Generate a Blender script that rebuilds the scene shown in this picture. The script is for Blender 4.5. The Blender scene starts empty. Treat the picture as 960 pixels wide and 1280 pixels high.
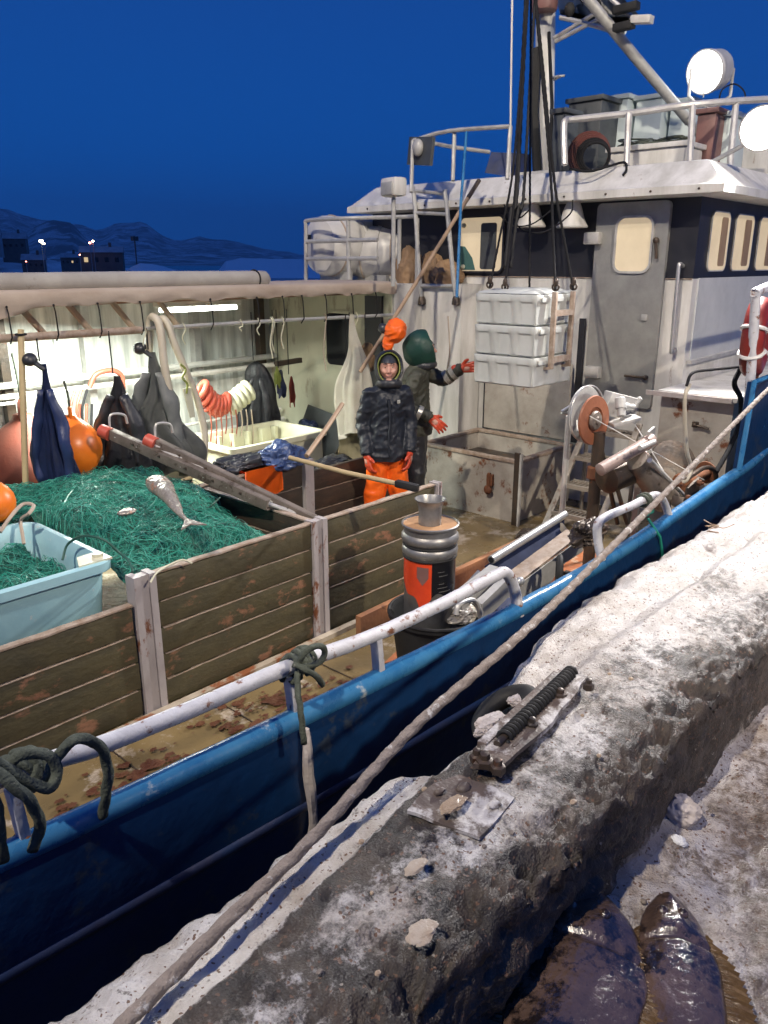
import bpy, bmesh, math, random
from mathutils import Vector, Matrix, noise
PI = math.pi
random.seed(7)
# ------------------------------------------------------------------ camera
FPX = 985.0; PITCH = math.atan(310/FPX); HEAD = math.radians(42.3); EYE = 2.55
cp, sp, ca, sa = math.cos(PITCH), math.sin(PITCH), math.cos(HEAD), math.sin(HEAD)
F = Vector((cp*ca, cp*sa, -sp)); R = Vector((sa, -ca, 0)); U = Vector((sp*ca, sp*sa, cp)); CAM = Vector((0, 0, EYE))
S = bpy.context.scene; COL = S.collection
cam = bpy.data.cameras.new('camera'); camo = bpy.data.objects.new('camera', cam); COL.objects.link(camo)
cam.sensor_fit = 'VERTICAL'; cam.sensor_height = 36; cam.lens = FPX/1280*36; cam.clip_start = .05; cam.clip_end = 20000
m3 = Matrix((R, U, -F)).transposed(); camo.matrix_world = Matrix.Translation(CAM) @ m3.to_4x4()
S.camera = camo
# ------------------------------------------------------------------ dusk sky
W = bpy.data.worlds.new('World'); S.world = W; W.use_nodes = True
nt = W.node_tree; nt.nodes.clear()
wo = nt.nodes.new('ShaderNodeOutputWorld'); bg = nt.nodes.new('ShaderNodeBackground'); tc = nt.nodes.new('ShaderNodeTexCoord')
sx = nt.nodes.new('ShaderNodeSeparateXYZ'); rp = nt.nodes.new('ShaderNodeValToRGB')
nt.links.new(tc.outputs['Generated'], sx.inputs[0]); nt.links.new(sx.outputs['Z'], rp.inputs[0])
nt.links.new(rp.outputs[0], bg.inputs['Color']); nt.links.new(bg.outputs[0], wo.inputs['Surface'])
cr = rp.color_ramp; cr.elements[0].position = 0.0; cr.elements[0].color = (.004, .078, .33, 1)
cr.elements[1].position = .75; cr.elements[1].color = (.022, .075, .30, 1)
e = cr.elements.new(.12); e.color = (.003, .070, .320, 1)
e = cr.elements.new(.35); e.color = (.006, .046, .225, 1)
bg.inputs['Strength'].default_value = 1.3
vs = S.view_settings; vs.view_transform = 'Standard'; vs.look = 'None'; vs.exposure = .08; vs.gamma = 1; vs.use_curve_mapping = False

# ------------------------------------------------------------------ picture <-> place measuring helpers
def ray(x, y): return F + R*((x-480)/FPX) + U*((640-y)/FPX)
def on_z(x, y, z): r = ray(x, y); return CAM + r*((z-EYE)/r.z)
def on_u(x, y, u): r = ray(x, y); return CAM + r*(u/r.x)
def on_v(x, y, v): r = ray(x, y); return CAM + r*(v/r.y)
def V(*a): return Vector(a)

# ------------------------------------------------------------------ lamps (deck and shelter fittings are further down; the other two stand unseen)
def light(name, kind, loc, power, col, size=.2, aim=None, spot=None):
    l = bpy.data.lights.new(name, kind); l.energy = power; l.color = col
    if kind == 'AREA': l.size = size
    else: l.shadow_soft_size = size
    if kind == 'SPOT': l.spot_size = math.radians(spot); l.spot_blend = .5
    o = bpy.data.objects.new(name, l); COL.objects.link(o); o.location = loc
    if aim is not None: o.rotation_euler = (Vector(aim)-Vector(loc)).to_track_quat('-Z', 'Y').to_euler()
    return o
LAMP = on_v(952, 160, 2.72)
light('deck_flood_light', 'SPOT', LAMP+V(-.20, -.12, -.08), 1150, (1, .95, .90), .09, (3.4, .3, 1.0), 124)
light('unseen_aft_light', 'SPOT', (-6.5, 2.4, 14.0), 8500, (1, .88, .72), .2, (4.6, 3.6, 1.0), 62)  # added out of view, high and far off, to light the boat evenly
light('quay_street_light', 'SPOT', (2.2, -6.5, 8.0), 4000, (1, .87, .70), .18, (6.0, 4.6, 1.6), 50)
light('shelter_tube_light', 'AREA', (3.9, 7.0, 1.96), 230, (.95, 1, .88), .9, (3.7, 7.0, 0))

# ------------------------------------------------------------------ material helper
def mat(name, c1, c2=None, rough=.6, metal=0., scale=4., amt=.5, bump=.15, bscale=30., stretch=(1, 1, 1), c3=None, s3=9., t3=.62,
        emit=None, estr=0, rvar=.15, spec=.5, coat=0., trans=0., bdist=.01, alpha=None, soft=.12):
    m = bpy.data.materials.new(name); m.use_nodes = True; n = m.node_tree.nodes; L = m.node_tree.links
    b = n['Principled BSDF']; b.inputs['Roughness'].default_value = rough; b.inputs['Metallic'].default_value = metal
    b.inputs['Specular IOR Level'].default_value = spec
    if coat: b.inputs['Coat Weight'].default_value = coat; b.inputs['Coat Roughness'].default_value = .15
    if trans: b.inputs['Transmission Weight'].default_value = trans
    c1 = (*c1, 1); c2 = (*(c2 or tuple(x*.7 for x in c1[:3])), 1)
    t = n.new('ShaderNodeTexCoord'); mp = n.new('ShaderNodeMapping'); mp.inputs['Scale'].default_value = stretch
    L.new(t.outputs['Object'], mp.inputs[0])
    no = n.new('ShaderNodeTexNoise'); no.inputs['Scale'].default_value = scale; no.inputs['Detail'].default_value = 7; no.inputs['Roughness'].default_value = .62
    L.new(mp.outputs[0], no.inputs['Vector'])
    r = n.new('ShaderNodeValToRGB'); r.color_ramp.elements[0].position = .5-soft*1.6+(.5-amt)*.4; r.color_ramp.elements[1].position = .5+soft*1.6+(.5-amt)*.4
    L.new(no.outputs[0], r.inputs[0])
    mx = n.new('ShaderNodeMix'); mx.data_type = 'RGBA'; mx.inputs[6].default_value = c1; mx.inputs[7].default_value = c2
    L.new(r.outputs[0], mx.inputs[0]); out = mx.outputs[2]
    if c3:
        n3 = n.new('ShaderNodeTexNoise'); n3.inputs['Scale'].default_value = s3; n3.inputs['Detail'].default_value = 8; n3.inputs['Roughness'].default_value = .7
        L.new(mp.outputs[0], n3.inputs['Vector'])
        r3 = n.new('ShaderNodeValToRGB'); r3.color_ramp.elements[0].position = t3-.03; r3.color_ramp.elements[1].position = t3+.04
        L.new(n3.outputs[0], r3.inputs[0])
        m2 = n.new('ShaderNodeMix'); m2.data_type = 'RGBA'; L.new(r3.outputs[0], m2.inputs[0]); L.new(out, m2.inputs[6]); m2.inputs[7].default_value = (*c3, 1)
        out = m2.outputs[2]
    L.new(out, b.inputs['Base Color'])
    if rvar:
        mr = n.new('ShaderNodeMapRange'); mr.inputs[3].default_value = max(.03, rough-rvar); mr.inputs[4].default_value = min(1, rough+rvar)
        L.new(no.outputs[0], mr.inputs[0]); L.new(mr.outputs[0], b.inputs['Roughness'])
    if bump:
        nb = n.new('ShaderNodeTexNoise'); nb.inputs['Scale'].default_value = bscale; nb.inputs['Detail'].default_value = 6
        L.new(mp.outputs[0], nb.inputs['Vector'])
        bp = n.new('ShaderNodeBump'); bp.inputs['Strength'].default_value = bump; bp.inputs['Distance'].default_value = bdist
        L.new(nb.outputs[0], bp.inputs['Height']); L.new(bp.outputs[0], b.inputs['Normal'])
    if emit: b.inputs['Emission Color'].default_value = (*emit, 1); b.inputs['Emission Strength'].default_value = estr
    return m
RUST = (.16, .055, .022)
M = dict(
 white=mat('white paint', (.72, .71, .68), (.46, .45, .41), .42, scale=3, amt=.5, stretch=(1.6, 1.6, .45), c3=(.26, .19, .13), s3=4, t3=.655, bump=.12, bscale=12),
 wallside=mat('white side paint', (.6, .62, .62), (.45, .47, .48), .35, scale=2.5, amt=.4, c3=(.25, .18, .13), s3=6, t3=.72, bump=.1, bscale=8),
 ruststeel=mat('rusty cream steel', (.46, .43, .38), (.30, .27, .23), .5, scale=4, amt=.5, c3=RUST, s3=4.5, t3=.60, bump=.3, bscale=25),
 stepalu=mat('dull step metal', (.30, .27, .23), (.20, .17, .14), .5, .2, scale=9, bump=.2, c3=(.12, .07, .045), s3=9, t3=.6), frostiron=mat('frosted rusty iron', (.085, .07, .06), (.14, .10, .075), .55, scale=11, bump=.7, bscale=35, c3=(.52, .50, .48), s3=6, t3=.54, bdist=.012), darkredhose=mat('dark red hose', (.13, .035, .025), (.08, .03, .02), .6, scale=6, bump=.2), chuteblue=mat('dark blue sheet', (.010, .018, .055), (.006, .01, .03), .75, scale=6, spec=.2, bump=.1), dullred=mat('dull red plastic', (.22, .06, .04), (.16, .05, .035), .6, scale=3, bump=.2), oldalu=mat('dirty brown aluminium', (.24, .20, .17), (.13, .11, .09), .5, .3, scale=7, amt=.55, bump=.3, c3=(.08, .06, .045), s3=11, t3=.58), armpaint=mat('worn pink brown paint', (.33, .25, .22), (.22, .16, .14), .5, scale=7, bump=.3, c3=(.10, .07, .055), s3=9, t3=.6),
 black=mat('black band paint', (.012, .013, .018), (.02, .02, .026), .45, scale=5, bump=.05),
 door=mat('bare aluminium door', (.36, .36, .34), (.26, .26, .25), .45, .35, scale=5, amt=.5, c3=(.18, .15, .12), s3=7, t3=.70, bump=.1, bscale=14),
 alu=mat('aluminium', (.62, .61, .58), (.42, .41, .39), .42, .35, scale=8, bump=.12, c3=(.20, .15, .11), s3=10, t3=.68),
 steel=mat('galvanised steel', (.46, .46, .44), (.33, .33, .32), .5, .2, scale=12, bump=.2, c3=RUST, s3=8, t3=.68),
 chrome=mat('bright stainless', (.62, .62, .60), (.42, .42, .41), .38, .7, scale=10, bump=.03),
 rail=mat('chipped white rail', (.62, .63, .66), (.45, .45, .48), .45, scale=9, amt=.4, c3=(.20, .09, .05), s3=16, t3=.60, bump=.35, bscale=40),
 hull=mat('blue hull paint', (.006, .036, .115), (.004, .022, .070), .33, scale=2.2, amt=.5, c3=(.035, .05, .075), s3=5, t3=.60, bump=.6, bscale=2.2, bdist=.05, spec=.4),
 cap=mat('pale blue gunwale', (.018, .12, .30), (.05, .20, .38), .28, scale=7, amt=.5, c3=(.42, .48, .52), s3=5, t3=.635, bump=.2, bscale=30),
 stripe=mat('faded rubbing strake', (.030, .034, .075), (.008, .03, .10), .5, scale=5, amt=.5, bump=.3, bscale=20),
 board=mat('olive painted boards', (.085, .072, .036), (.052, .046, .026), .55, scale=4, amt=.5, stretch=(1, 1, 1.8), c3=(.24, .12, .07), s3=3.4, t3=.60, bump=.5, bscale=18),
 darkboard=mat('wet dark boards', (.062, .045, .032), (.03, .024, .02), .5, scale=5, stretch=(1, 1, 4), c3=(.14, .07, .04), s3=4, t3=.66, bump=.3, bscale=18),
 edge=mat('bare worn and lit edge', (.40, .33, .27), (.22, .15, .10), .6, scale=14, amt=.45, bump=.3, bscale=40),
 post=mat('lilac grey post', (.40, .37, .37), (.30, .27, .27), .5, scale=6, amt=.45, stretch=(1, 1, .5), c3=RUST, s3=9, t3=.60, bump=.25, bscale=30),
 orange=mat('orange oilskin', (.95, .16, .012), (.8, .11, .008), .38, scale=7, bump=.25, bscale=9, bdist=.02, c3=(.45, .06, .02), s3=6, t3=.72),
 buoy=mat('orange buoy', (.95, .24, .02), (.8, .17, .015), .35, scale=5, bump=.05),
 redbuoy=mat('faded red plastic', (.55, .10, .06), (.42, .07, .045), .4, scale=6, bump=.1),
 cream=mat('cream plastic', (.60, .60, .46), (.50, .49, .36), .45, scale=6, bump=.1, c3=(.3, .25, .16), s3=9, t3=.70),
 boxwhite=mat('dirty white plastic', (.58, .60, .57), (.44, .46, .43), .42, scale=4, amt=.45, stretch=(1, 1, .6), c3=(.30, .21, .13), s3=5, t3=.68, bump=.15, bscale=15),
 tub=mat('turquoise tub plastic', (.34, .56, .60), (.26, .46, .52), .42, scale=4, bump=.12, bscale=20, c3=(.55, .6, .58), s3=12, t3=.64),
 net=mat('green net', (.008, .085, .062), (.014, .17, .12), .5, scale=6, bump=.9, bscale=60, bdist=.03, c3=(.008, .08, .06), s3=5, t3=.55),
 strand=mat('green twine', (.030, .33, .24), (.015, .19, .14), .35, scale=3, bump=0),
 palestrand=mat('pale green twine', (.12, .50, .40), (.04, .3, .22), .35, scale=3, bump=0),
 darktwine=mat('dark twine', (.02, .07, .05), (.03, .1, .08), .5, scale=3, bump=0),
 navy=mat('navy oilskin', (.022, .038, .12), (.012, .02, .06), .4, scale=6, bump=.3, bscale=9, bdist=.03),
 blackcloth=mat('black oilskin', (.022, .024, .030), (.035, .037, .042), .38, scale=6, bump=.5, bscale=11, bdist=.03),
 jacket=mat('black rain jacket', (.014, .018, .028), (.020, .024, .032), .46, scale=6, spec=.35, bump=.3, bscale=16, bdist=.02),
 greycloth=mat('grey oilskin', (.17, .18, .17), (.11, .12, .12), .5, scale=6, bump=.3, bscale=9, bdist=.03),
 greenhood=mat('dark green hood', (.006, .05, .034), (.008, .035, .028), .5, scale=8, bump=.4, bscale=14, bdist=.02),
 olive=mat('olive work jacket', (.060, .062, .045), (.04, .042, .032), .6, scale=8, bump=.5, bscale=12, bdist=.02),
 reflect=mat('reflective strip', (.62, .62, .55), (.4, .4, .36), .3, .4, scale=16, bump=.2),
 whitecloth=mat('white oilskin apron', (.74, .72, .64), (.64, .62, .52), .5, scale=5, bump=.4, bscale=7, bdist=.03),
 yellowcloth=mat('dirty yellow canvas', (.50, .47, .32), (.36, .33, .2), .6, scale=6, bump=.3),
 lime=mat('lime lining', (.26, .30, .06), (.2, .24, .05), .6, scale=6, bump=.1),
 skin=mat('skin', (.58, .33, .25), (.50, .24, .18), .5, scale=12, bump=.1, bscale=60),
 glove=mat('orange rubber glove', (.60, .085, .035), (.45, .05, .025), .32, scale=14, bump=.2),
 hair=mat('dark hair', (.03, .02, .015), rough=.6, bump=.3),
 eye=mat('eye', (.03, .02, .02), rough=.2, bump=0), lips=mat('lips', (.36, .15, .12), rough=.4, bump=0), teeth=mat('teeth', (.7, .68, .6), rough=.3, bump=0),
 canvas=mat('weathered canvas', (.44, .37, .30), (.33, .26, .20), .75, scale=3, amt=.5, bump=.5, bscale=5, bdist=.03, c3=(.28, .22, .18), s3=4, t3=.66, stretch=(.6, 1, 1)),
 roller=mat('grey white roller', (.40, .38, .34), (.28, .26, .23), .55, scale=3, bump=.3, bscale=7, c3=(.2, .18, .15), s3=5, t3=.66),
 wood=mat('weathered wood', (.36, .25, .16), (.25, .17, .11), .6, scale=6, stretch=(1, 1, .3), bump=.2),
 bamboo=mat('pale wooden handle', (.50, .40, .22), (.4, .3, .16), .55, scale=6, bump=.1),
 hose=mat('cream hose', (.56, .52, .42), (.47, .42, .32), .4, scale=6, bump=.1), redhose=mat('red brown hose', (.32, .08, .045), (.22, .06, .04), .4, scale=6, bump=.1),
 rubber=mat('black rubber', (.015, .015, .015), (.03, .03, .03), .65, spec=.25, scale=8, bump=.2), cable=mat('black cable', (.02, .02, .022), rough=.85, bump=.1, spec=.15),
 rope=mat('frosted grey rope', (.30, .25, .21), (.20, .165, .14), .8, scale=30, bump=.7, bscale=120, c3=(.55, .53, .5), s3=22, t3=.60),
 greenrope=mat('dark green rope', (.085, .10, .075), (.05, .06, .045), .85, scale=30, bump=.6, bscale=110, c3=(.28, .28, .24), s3=20, t3=.64),
 rust=mat('rusted iron', (.20, .075, .03), (.12, .045, .02), .75, scale=12, bump=.6, bscale=40), rustdisc=mat('red brown brake disc', (.30, .11, .055), (.22, .08, .04), .5, scale=7, bump=.2),
 darkiron=mat('dark wet iron', (.05, .045, .04), (.09, .06, .04), .4, .4, scale=9, bump=.4, c3=RUST, s3=8, t3=.64),
 burlap=mat('brown sack', (.30, .19, .10), (.22, .14, .08), .75, scale=7, bump=.5, bscale=10, bdist=.03),
 raft=mat('raft canister', (.60, .59, .56), (.48, .47, .44), .38, scale=3, bump=.08, c3=(.3, .28, .24), s3=6, t3=.70),
 glow=mat('lit window pane', (.5, .42, .25), rough=.25, bump=0, emit=(1, .74, .38), estr=.62, c2=(.4, .34, .2)),
 paleblind=mat('pale cabin wall', (.45, .40, .30), (.30, .26, .19), .6, scale=2, bump=.1, emit=(1, .78, .50), estr=.40),
 glass=mat('dark glass', (.01, .012, .016), rough=.08, bump=0),
 lampglow=mat('lit flood lamp', (1, 1, 1), rough=.3, bump=0, emit=(1, .96, .92), estr=60),
 searchglow=mat('lit searchlight', (1, 1, 1), rough=.3, bump=0, emit=(.92, 1, 1), estr=9),
 tubeglow=mat('lit tube', (1, 1, 1), rough=.3, bump=0, emit=(.95, 1, .9), estr=16),
 farglow=mat('distant lamp', (1, 1, 1), rough=.3, bump=0, emit=(1, .86, .6), estr=25), farred=mat('distant red lamp', (1, .5, .4), rough=.3, bump=0, emit=(1, .3, .2), estr=14),
 tank=mat('pale plastic tank', (.58, .66, .66), (.48, .56, .56), .4, scale=3, bump=.1), greybox=mat('dark grey box', (.075, .085, .09), (.05, .055, .06), .5, scale=6, bump=.15),
 redsteel=mat('red oxide steel', (.22, .11, .095), (.17, .09, .08), .5, scale=6, bump=.2), lifering=mat('red lifebuoy', (.24, .022, .014), (.15, .015, .012), .4, scale=6, bump=.1),
 label=mat('orange printed label', (.75, .075, .02), (.6, .05, .015), .35, scale=10, bump=.05), blacklabel=mat('black printed label', (.012, .012, .014), rough=.3, bump=.05),
 silver=mat('silver tin', (.34, .34, .33), (.20, .19, .18), .42, .6, scale=9, bump=.05), tan=mat('rusty lid', (.46, .27, .14), (.36, .2, .1), .5, scale=12, bump=.2),
 plate=mat('frozen steel plate', (.10, .095, .09), (.16, .14, .12), .55, scale=9, bump=.6, bscale=30, c3=(.42, .27, .15), s3=9, t3=.62),
 tarpblue=mat('blue plastic bag', (.07, .11, .24), (.04, .07, .17), .28, scale=7, bump=.6, bscale=14, bdist=.03),
 foil=mat('wet fish skin', (.36, .33, .28), (.22, .20, .17), .16, .25, scale=12, amt=.5, bump=.9, bscale=28, c3=(.5, .22, .13), s3=9, t3=.62, bdist=.02),
 fish=mat('wet halibut skin', (.045, .029, .021), (.13, .082, .062), .2, scale=8, amt=.5, bump=.8, bscale=60, c3=(.012, .008, .007), s3=10, t3=.51, bdist=.006, rvar=.14, spec=.8, coat=.9),
 fin=mat('amber fin', (.34, .22, .11), (.15, .09, .05), .25, scale=20, bump=.5, bscale=70), mossy=mat('icy chunk', (.50, .44, .36), (.36, .27, .18), .35, scale=14, bump=.6, bscale=40),
 snow=mat('packed snow', (.70, .72, .76), (.55, .55, .56), .6, scale=9, bump=.5, bscale=40), snowdirty=mat('trodden snow lump', (.55, .50, .48), (.4, .35, .31), .65, scale=9, bump=.6, bscale=40),
 pebble=mat('pebble', (.16, .14, .12), (.25, .2, .16), .45, scale=20, bump=.3), amberice=mat('amber ice', (.42, .32, .22), (.30, .22, .14), .3, scale=16, bump=.5),
 house=mat('dim timber wall', (.13, .11, .10), (.09, .08, .075), .7, scale=.6), roof=mat('snowy roof', (.35, .36, .38), (.22, .22, .24), .7, scale=.5), farwhite=mat('white timber wall', (.4, .4, .4), (.3, .3, .3), .7, scale=.5),
)

# ------------------------------------------------------------------ mesh helpers
ORG = {}
def tagp(o, label=None, cat=None, group=None, kind=None):
    if label: o['label'] = label
    if cat: o['category'] = cat
    if group: o['group'] = group
    if kind: o['kind'] = kind
    return o
def thing(name, label, cat, loc=(0, 0, 0), rz=0., group=None):
    o = bpy.data.objects.new(name, None); COL.objects.link(o); o.location = loc; o.rotation_euler = (0, 0, rz); o.empty_display_size = .1
    ORG[o.name] = (Vector(loc), rz); return tagp(o, label, cat, group)
def obj(name, bm, m, parent=None, smooth=None, origin=None, local=False):
    """link bm (world coordinates unless local) as ONE mesh"""
    if smooth is None: smooth = 40
    org = Vector((0, 0, 0)); rz = 0.
    if parent is not None: org, rz = ORG[parent.name]
    elif origin is not None: org = Vector(origin)
    if not local and (org.length or rz):
        bm.transform(Matrix.Rotation(-rz, 4, 'Z') @ Matrix.Translation(-org))
    bmesh.ops.recalc_face_normals(bm, faces=bm.faces)
    me = bpy.data.meshes.new(name); 
    if smooth:
        for f in bm.faces: f.smooth = True
        lim = math.radians(smooth)
        for e_ in bm.edges:
            if len(e_.link_faces) == 2 and e_.calc_face_angle(0) > lim: e_.smooth = False
    bm.to_mesh(me); bm.free()
    me.materials.append(M[m] if isinstance(m, str) else m)
    o = bpy.data.objects.new(name, me); COL.objects.link(o)
    if parent is not None: o.parent = parent; ORG[o.name] = (org, rz)
    else:
        o.location = org; ORG[o.name] = (org, 0.)
    return o
def B(): return bmesh.new()
def box(bm, c, s, rot=None, bev=0.):
    """box centred c size s, optional rotation matrix / z-angle"""
    g = bmesh.ops.create_cube(bm, size=1.0); vs_ = g['verts']
    mt = Matrix.Diagonal((*s, 1))
    if rot is not None:
        rm = rot if isinstance(rot, Matrix) else Matrix.Rotation(rot, 4, 'Z')
        mt = rm.to_4x4() @ mt
    bmesh.ops.transform(bm, matrix=Matrix.Translation(Vector(c)) @ mt, verts=vs_)
    if bev:
        es = list({e_ for v in vs_ for e_ in v.link_edges})
        bmesh.ops.bevel(bm, geom=es, offset=bev, segments=2, affect='EDGES', profile=.6)
    return bm
def box2(bm, a, b, bev=0.):
    a, b = Vector(a), Vector(b); s = [abs(b[i]-a[i]) for i in range(3)]
    return box(bm, (a+b)/2, s, bev=bev)
def frame_rot(d, up=None):
    d = Vector(d).normalized(); up = Vector(up or (0, 0, 1))
    if abs(d.dot(up)) > .98: up = Vector((0, 1, 0))
    y = up.cross(d).normalized(); z = d.cross(y)
    return Matrix((d, y, z)).transposed()
def bar(bm, a, b, w, h, up=None, bev=0.):
    a, b = Vector(a), Vector(b)
    return box(bm, (a+b)/2, ((b-a).length, w, h), frame_rot(b-a, up), bev)
def smoothpts(pts, n=6):
    pts = [Vector(p) for p in pts]
    if len(pts) < 3: return pts
    out = []; q = [pts[0]*2-pts[1]]+pts+[pts[-1]*2-pts[-2]]
    for i in range(1, len(q)-2):
        for k in range(n):
            t = k/n; a, b, c, d = q[i-1], q[i], q[i+1], q[i+2]
            out.append(.5*((2*b)+(c-a)*t+(2*a-5*b+4*c-d)*t*t+(3*b-a-3*c+d)*t**3))
    out.append(pts[-1]); return out
def tube(bm, pts, r, n=10, cap=True, twist=None, flat=1.):
    pts = [Vector(p) for p in pts]; N = len(pts); rs = r if isinstance(r, (list, tuple)) else [r]*N
    t0 = (pts[1]-pts[0]).normalized(); up = Vector((0, 0, 1)) if abs(t0.z) < .9 else Vector((0, 1, 0))
    x = up.cross(t0).normalized(); rings = []; s = 0
    for i, p in enumerate(pts):
        t = (pts[min(i+1, N-1)]-pts[max(i-1, 0)])
        t = t.normalized() if t.length > 1e-9 else t0
        x = (x-t*x.dot(t))
        x = x.normalized() if x.length > 1e-6 else up.cross(t).normalized()
        y = t.cross(x)
        if i: s += (p-pts[i-1]).length
        ring = []
        for k in range(n):
            a = 2*PI*k/n; rr = rs[i]
            if twist: rr *= 1+twist[0]*math.cos(3*a-twist[1]*s)
            ring.append(bm.verts.new(p+x*math.cos(a)*rr+y*math.sin(a)*rr*flat))
        rings.append(ring)
    for i in range(N-1):
        for k in range(n): bm.faces.new((rings[i][k], rings[i][(k+1) % n], rings[i+1][(k+1) % n], rings[i+1][k]))
    if cap and n > 2: bm.faces.new(rings[0][::-1]); bm.faces.new(rings[-1])
    return bm
def rope(bm, pts, r, dense=None, sub=8):
    P_ = smoothpts(pts, sub) if len(pts) > 2 else [Vector(p) for p in pts]
    step = r*.55 if dense is None else dense
    out = [P_[0]]
    for a, b in zip(P_, P_[1:]):
        k = max(1, int((b-a).length/step))
        for i in range(1, k+1): out.append(a.lerp(b, i/k))
    return tube(bm, out, r, 12, True, (.13, 1.1/r))
def lathe(bm, c, prof, n=24, axis=(0, 0, 1), cap=True):
    """prof: list of (radius, height along axis)"""
    rm = Vector((0, 0, 1)).rotation_difference(Vector(axis)).to_matrix(); rings = []
    for r_, h in prof:
        rings.append([bm.verts.new(Vector(c)+rm @ Vector((max(r_, 1e-4)*math.cos(2*PI*k/n), max(r_, 1e-4)*math.sin(2*PI*k/n), h))) for k in range(n)])
    for a, b in zip(rings, rings[1:]):
        for k in range(n): bm.faces.new((a[k], a[(k+1) % n], b[(k+1) % n], b[k]))
    if cap: bm.faces.new(rings[0][::-1]); bm.faces.new(rings[-1])
    return bm
def sphere(bm, c, r, seg=16, rot=None):
    g = bmesh.ops.create_uvsphere(bm, u_segments=seg, v_segments=max(6, seg*2//3), radius=1)
    r = r if hasattr(r, '__len__') else (r, r, r)
    mt = Matrix.Translation(Vector(c)) @ (rot.to_4x4() if rot is not None else Matrix.Identity(4)) @ Matrix.Diagonal((*r, 1))
    bmesh.ops.transform(bm, matrix=mt, verts=g['verts']); return bm
def prism(bm, pts, d):
    """closed polygon pts extruded by vector d"""
    d = Vector(d); a = [bm.verts.new(Vector(p)) for p in pts]; b = [bm.verts.new(Vector(p)+d) for p in pts]; n = len(a)
    bm.faces.new(a); bm.faces.new(b[::-1])
    for k in range(n): bm.faces.new((a[k], b[k], b[(k+1) % n], a[(k+1) % n]))
    return bm
def torus(bm, c, R_, r, axis=(0, 0, 1), n=28, m_=10):
    rm = Vector((0, 0, 1)).rotation_difference(Vector(axis)).to_matrix(); rings = []
    for i in range(n):
        a = 2*PI*i/n
        rings.append([bm.verts.new(Vector(c)+rm @ Vector(((R_+r*math.cos(2*PI*k/m_))*math.cos(a), (R_+r*math.cos(2*PI*k/m_))*math.sin(a), r*math.sin(2*PI*k/m_)))) for k in range(m_)])
    for i in range(n):
        a, b = rings[i], rings[(i+1) % n]
        for k in range(m_): bm.faces.new((a[k], b[k], b[(k+1) % m_], a[(k+1) % m_]))
    return bm
def rpoly(w, h, r, n=5):
    out = []
    for cx, cy, a0 in ((w/2-r, h/2-r, 0), (-w/2+r, h/2-r, 90), (-w/2+r, -h/2+r, 180), (w/2-r, -h/2+r, 270)):
        for k in range(n+1):
            a = math.radians(a0+90*k/n); out.append((cx+r*math.cos(a), cy+r*math.sin(a)))
    return out
def jitter(bm, amp, sc=6., seed=0):
    for v in bm.verts:
        v.co += noise.noise_vector(v.co*sc+Vector((seed, 0, 0)))*amp
    return bm
def fbm(x, y, z, sc, oct_=4):
    return noise.fractal(Vector((x*sc, y*sc, z*sc)), .9, 2.1, oct_, noise_basis='PERLIN_ORIGINAL')
def remeshed(bm, vox, smooth_=4, amp=0., sc=9.):
    me = bpy.data.meshes.new('tmp'); bm.to_mesh(me); bm.free(); o = bpy.data.objects.new('tmp', me); COL.objects.link(o)
    md = o.modifiers.new('r', 'REMESH'); md.mode = 'VOXEL'; md.voxel_size = vox
    m2 = o.modifiers.new('s', 'SMOOTH'); m2.iterations = smooth_; m2.factor = .5
    dg = bpy.context.evaluated_depsgraph_get(); dg.update(); ev = o.evaluated_get(dg); me2 = ev.to_mesh()
    b = bmesh.new(); b.from_mesh(me2); ev.to_mesh_clear(); bpy.data.objects.remove(o); bpy.data.meshes.remove(me)
    if amp:
        b.normal_update()
        for v in b.verts:
            q = Vector((v.co.x*.9+v.co.z*.35, v.co.y, v.co.z*1.5-v.co.x*.5))*sc
            v.co += v.normal*(amp*.55*noise.noise(v.co*4.5)+amp*.95*(.45-abs(noise.noise(q*.8+Vector((5, 1, 2))))*2.2)+amp*.30*(.4-abs(noise.noise(q*2.1))*2))
    return b
def capsule(bm, a, ra, b, rb, flat=None, n=14):
    a, b = Vector(a), Vector(b); k = 6; pts = []; rs = []
    d = (b-a); L = d.length; dn = d.normalized()
    for i in range(k): t = (i+.2)/k; pts.append(a-dn*ra*math.cos(t*PI/2)); rs.append(ra*math.sin(t*PI/2))
    for i in range(5): pts.append(a.lerp(b, i/4)); rs.append(ra+(rb-ra)*i/4)
    for i in range(k): t = 1-(i+.8)/k; pts.append(b+dn*rb*math.cos(t*PI/2)); rs.append(rb*math.sin(t*PI/2))
    tube(bm, pts, rs, n); return bm
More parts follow.
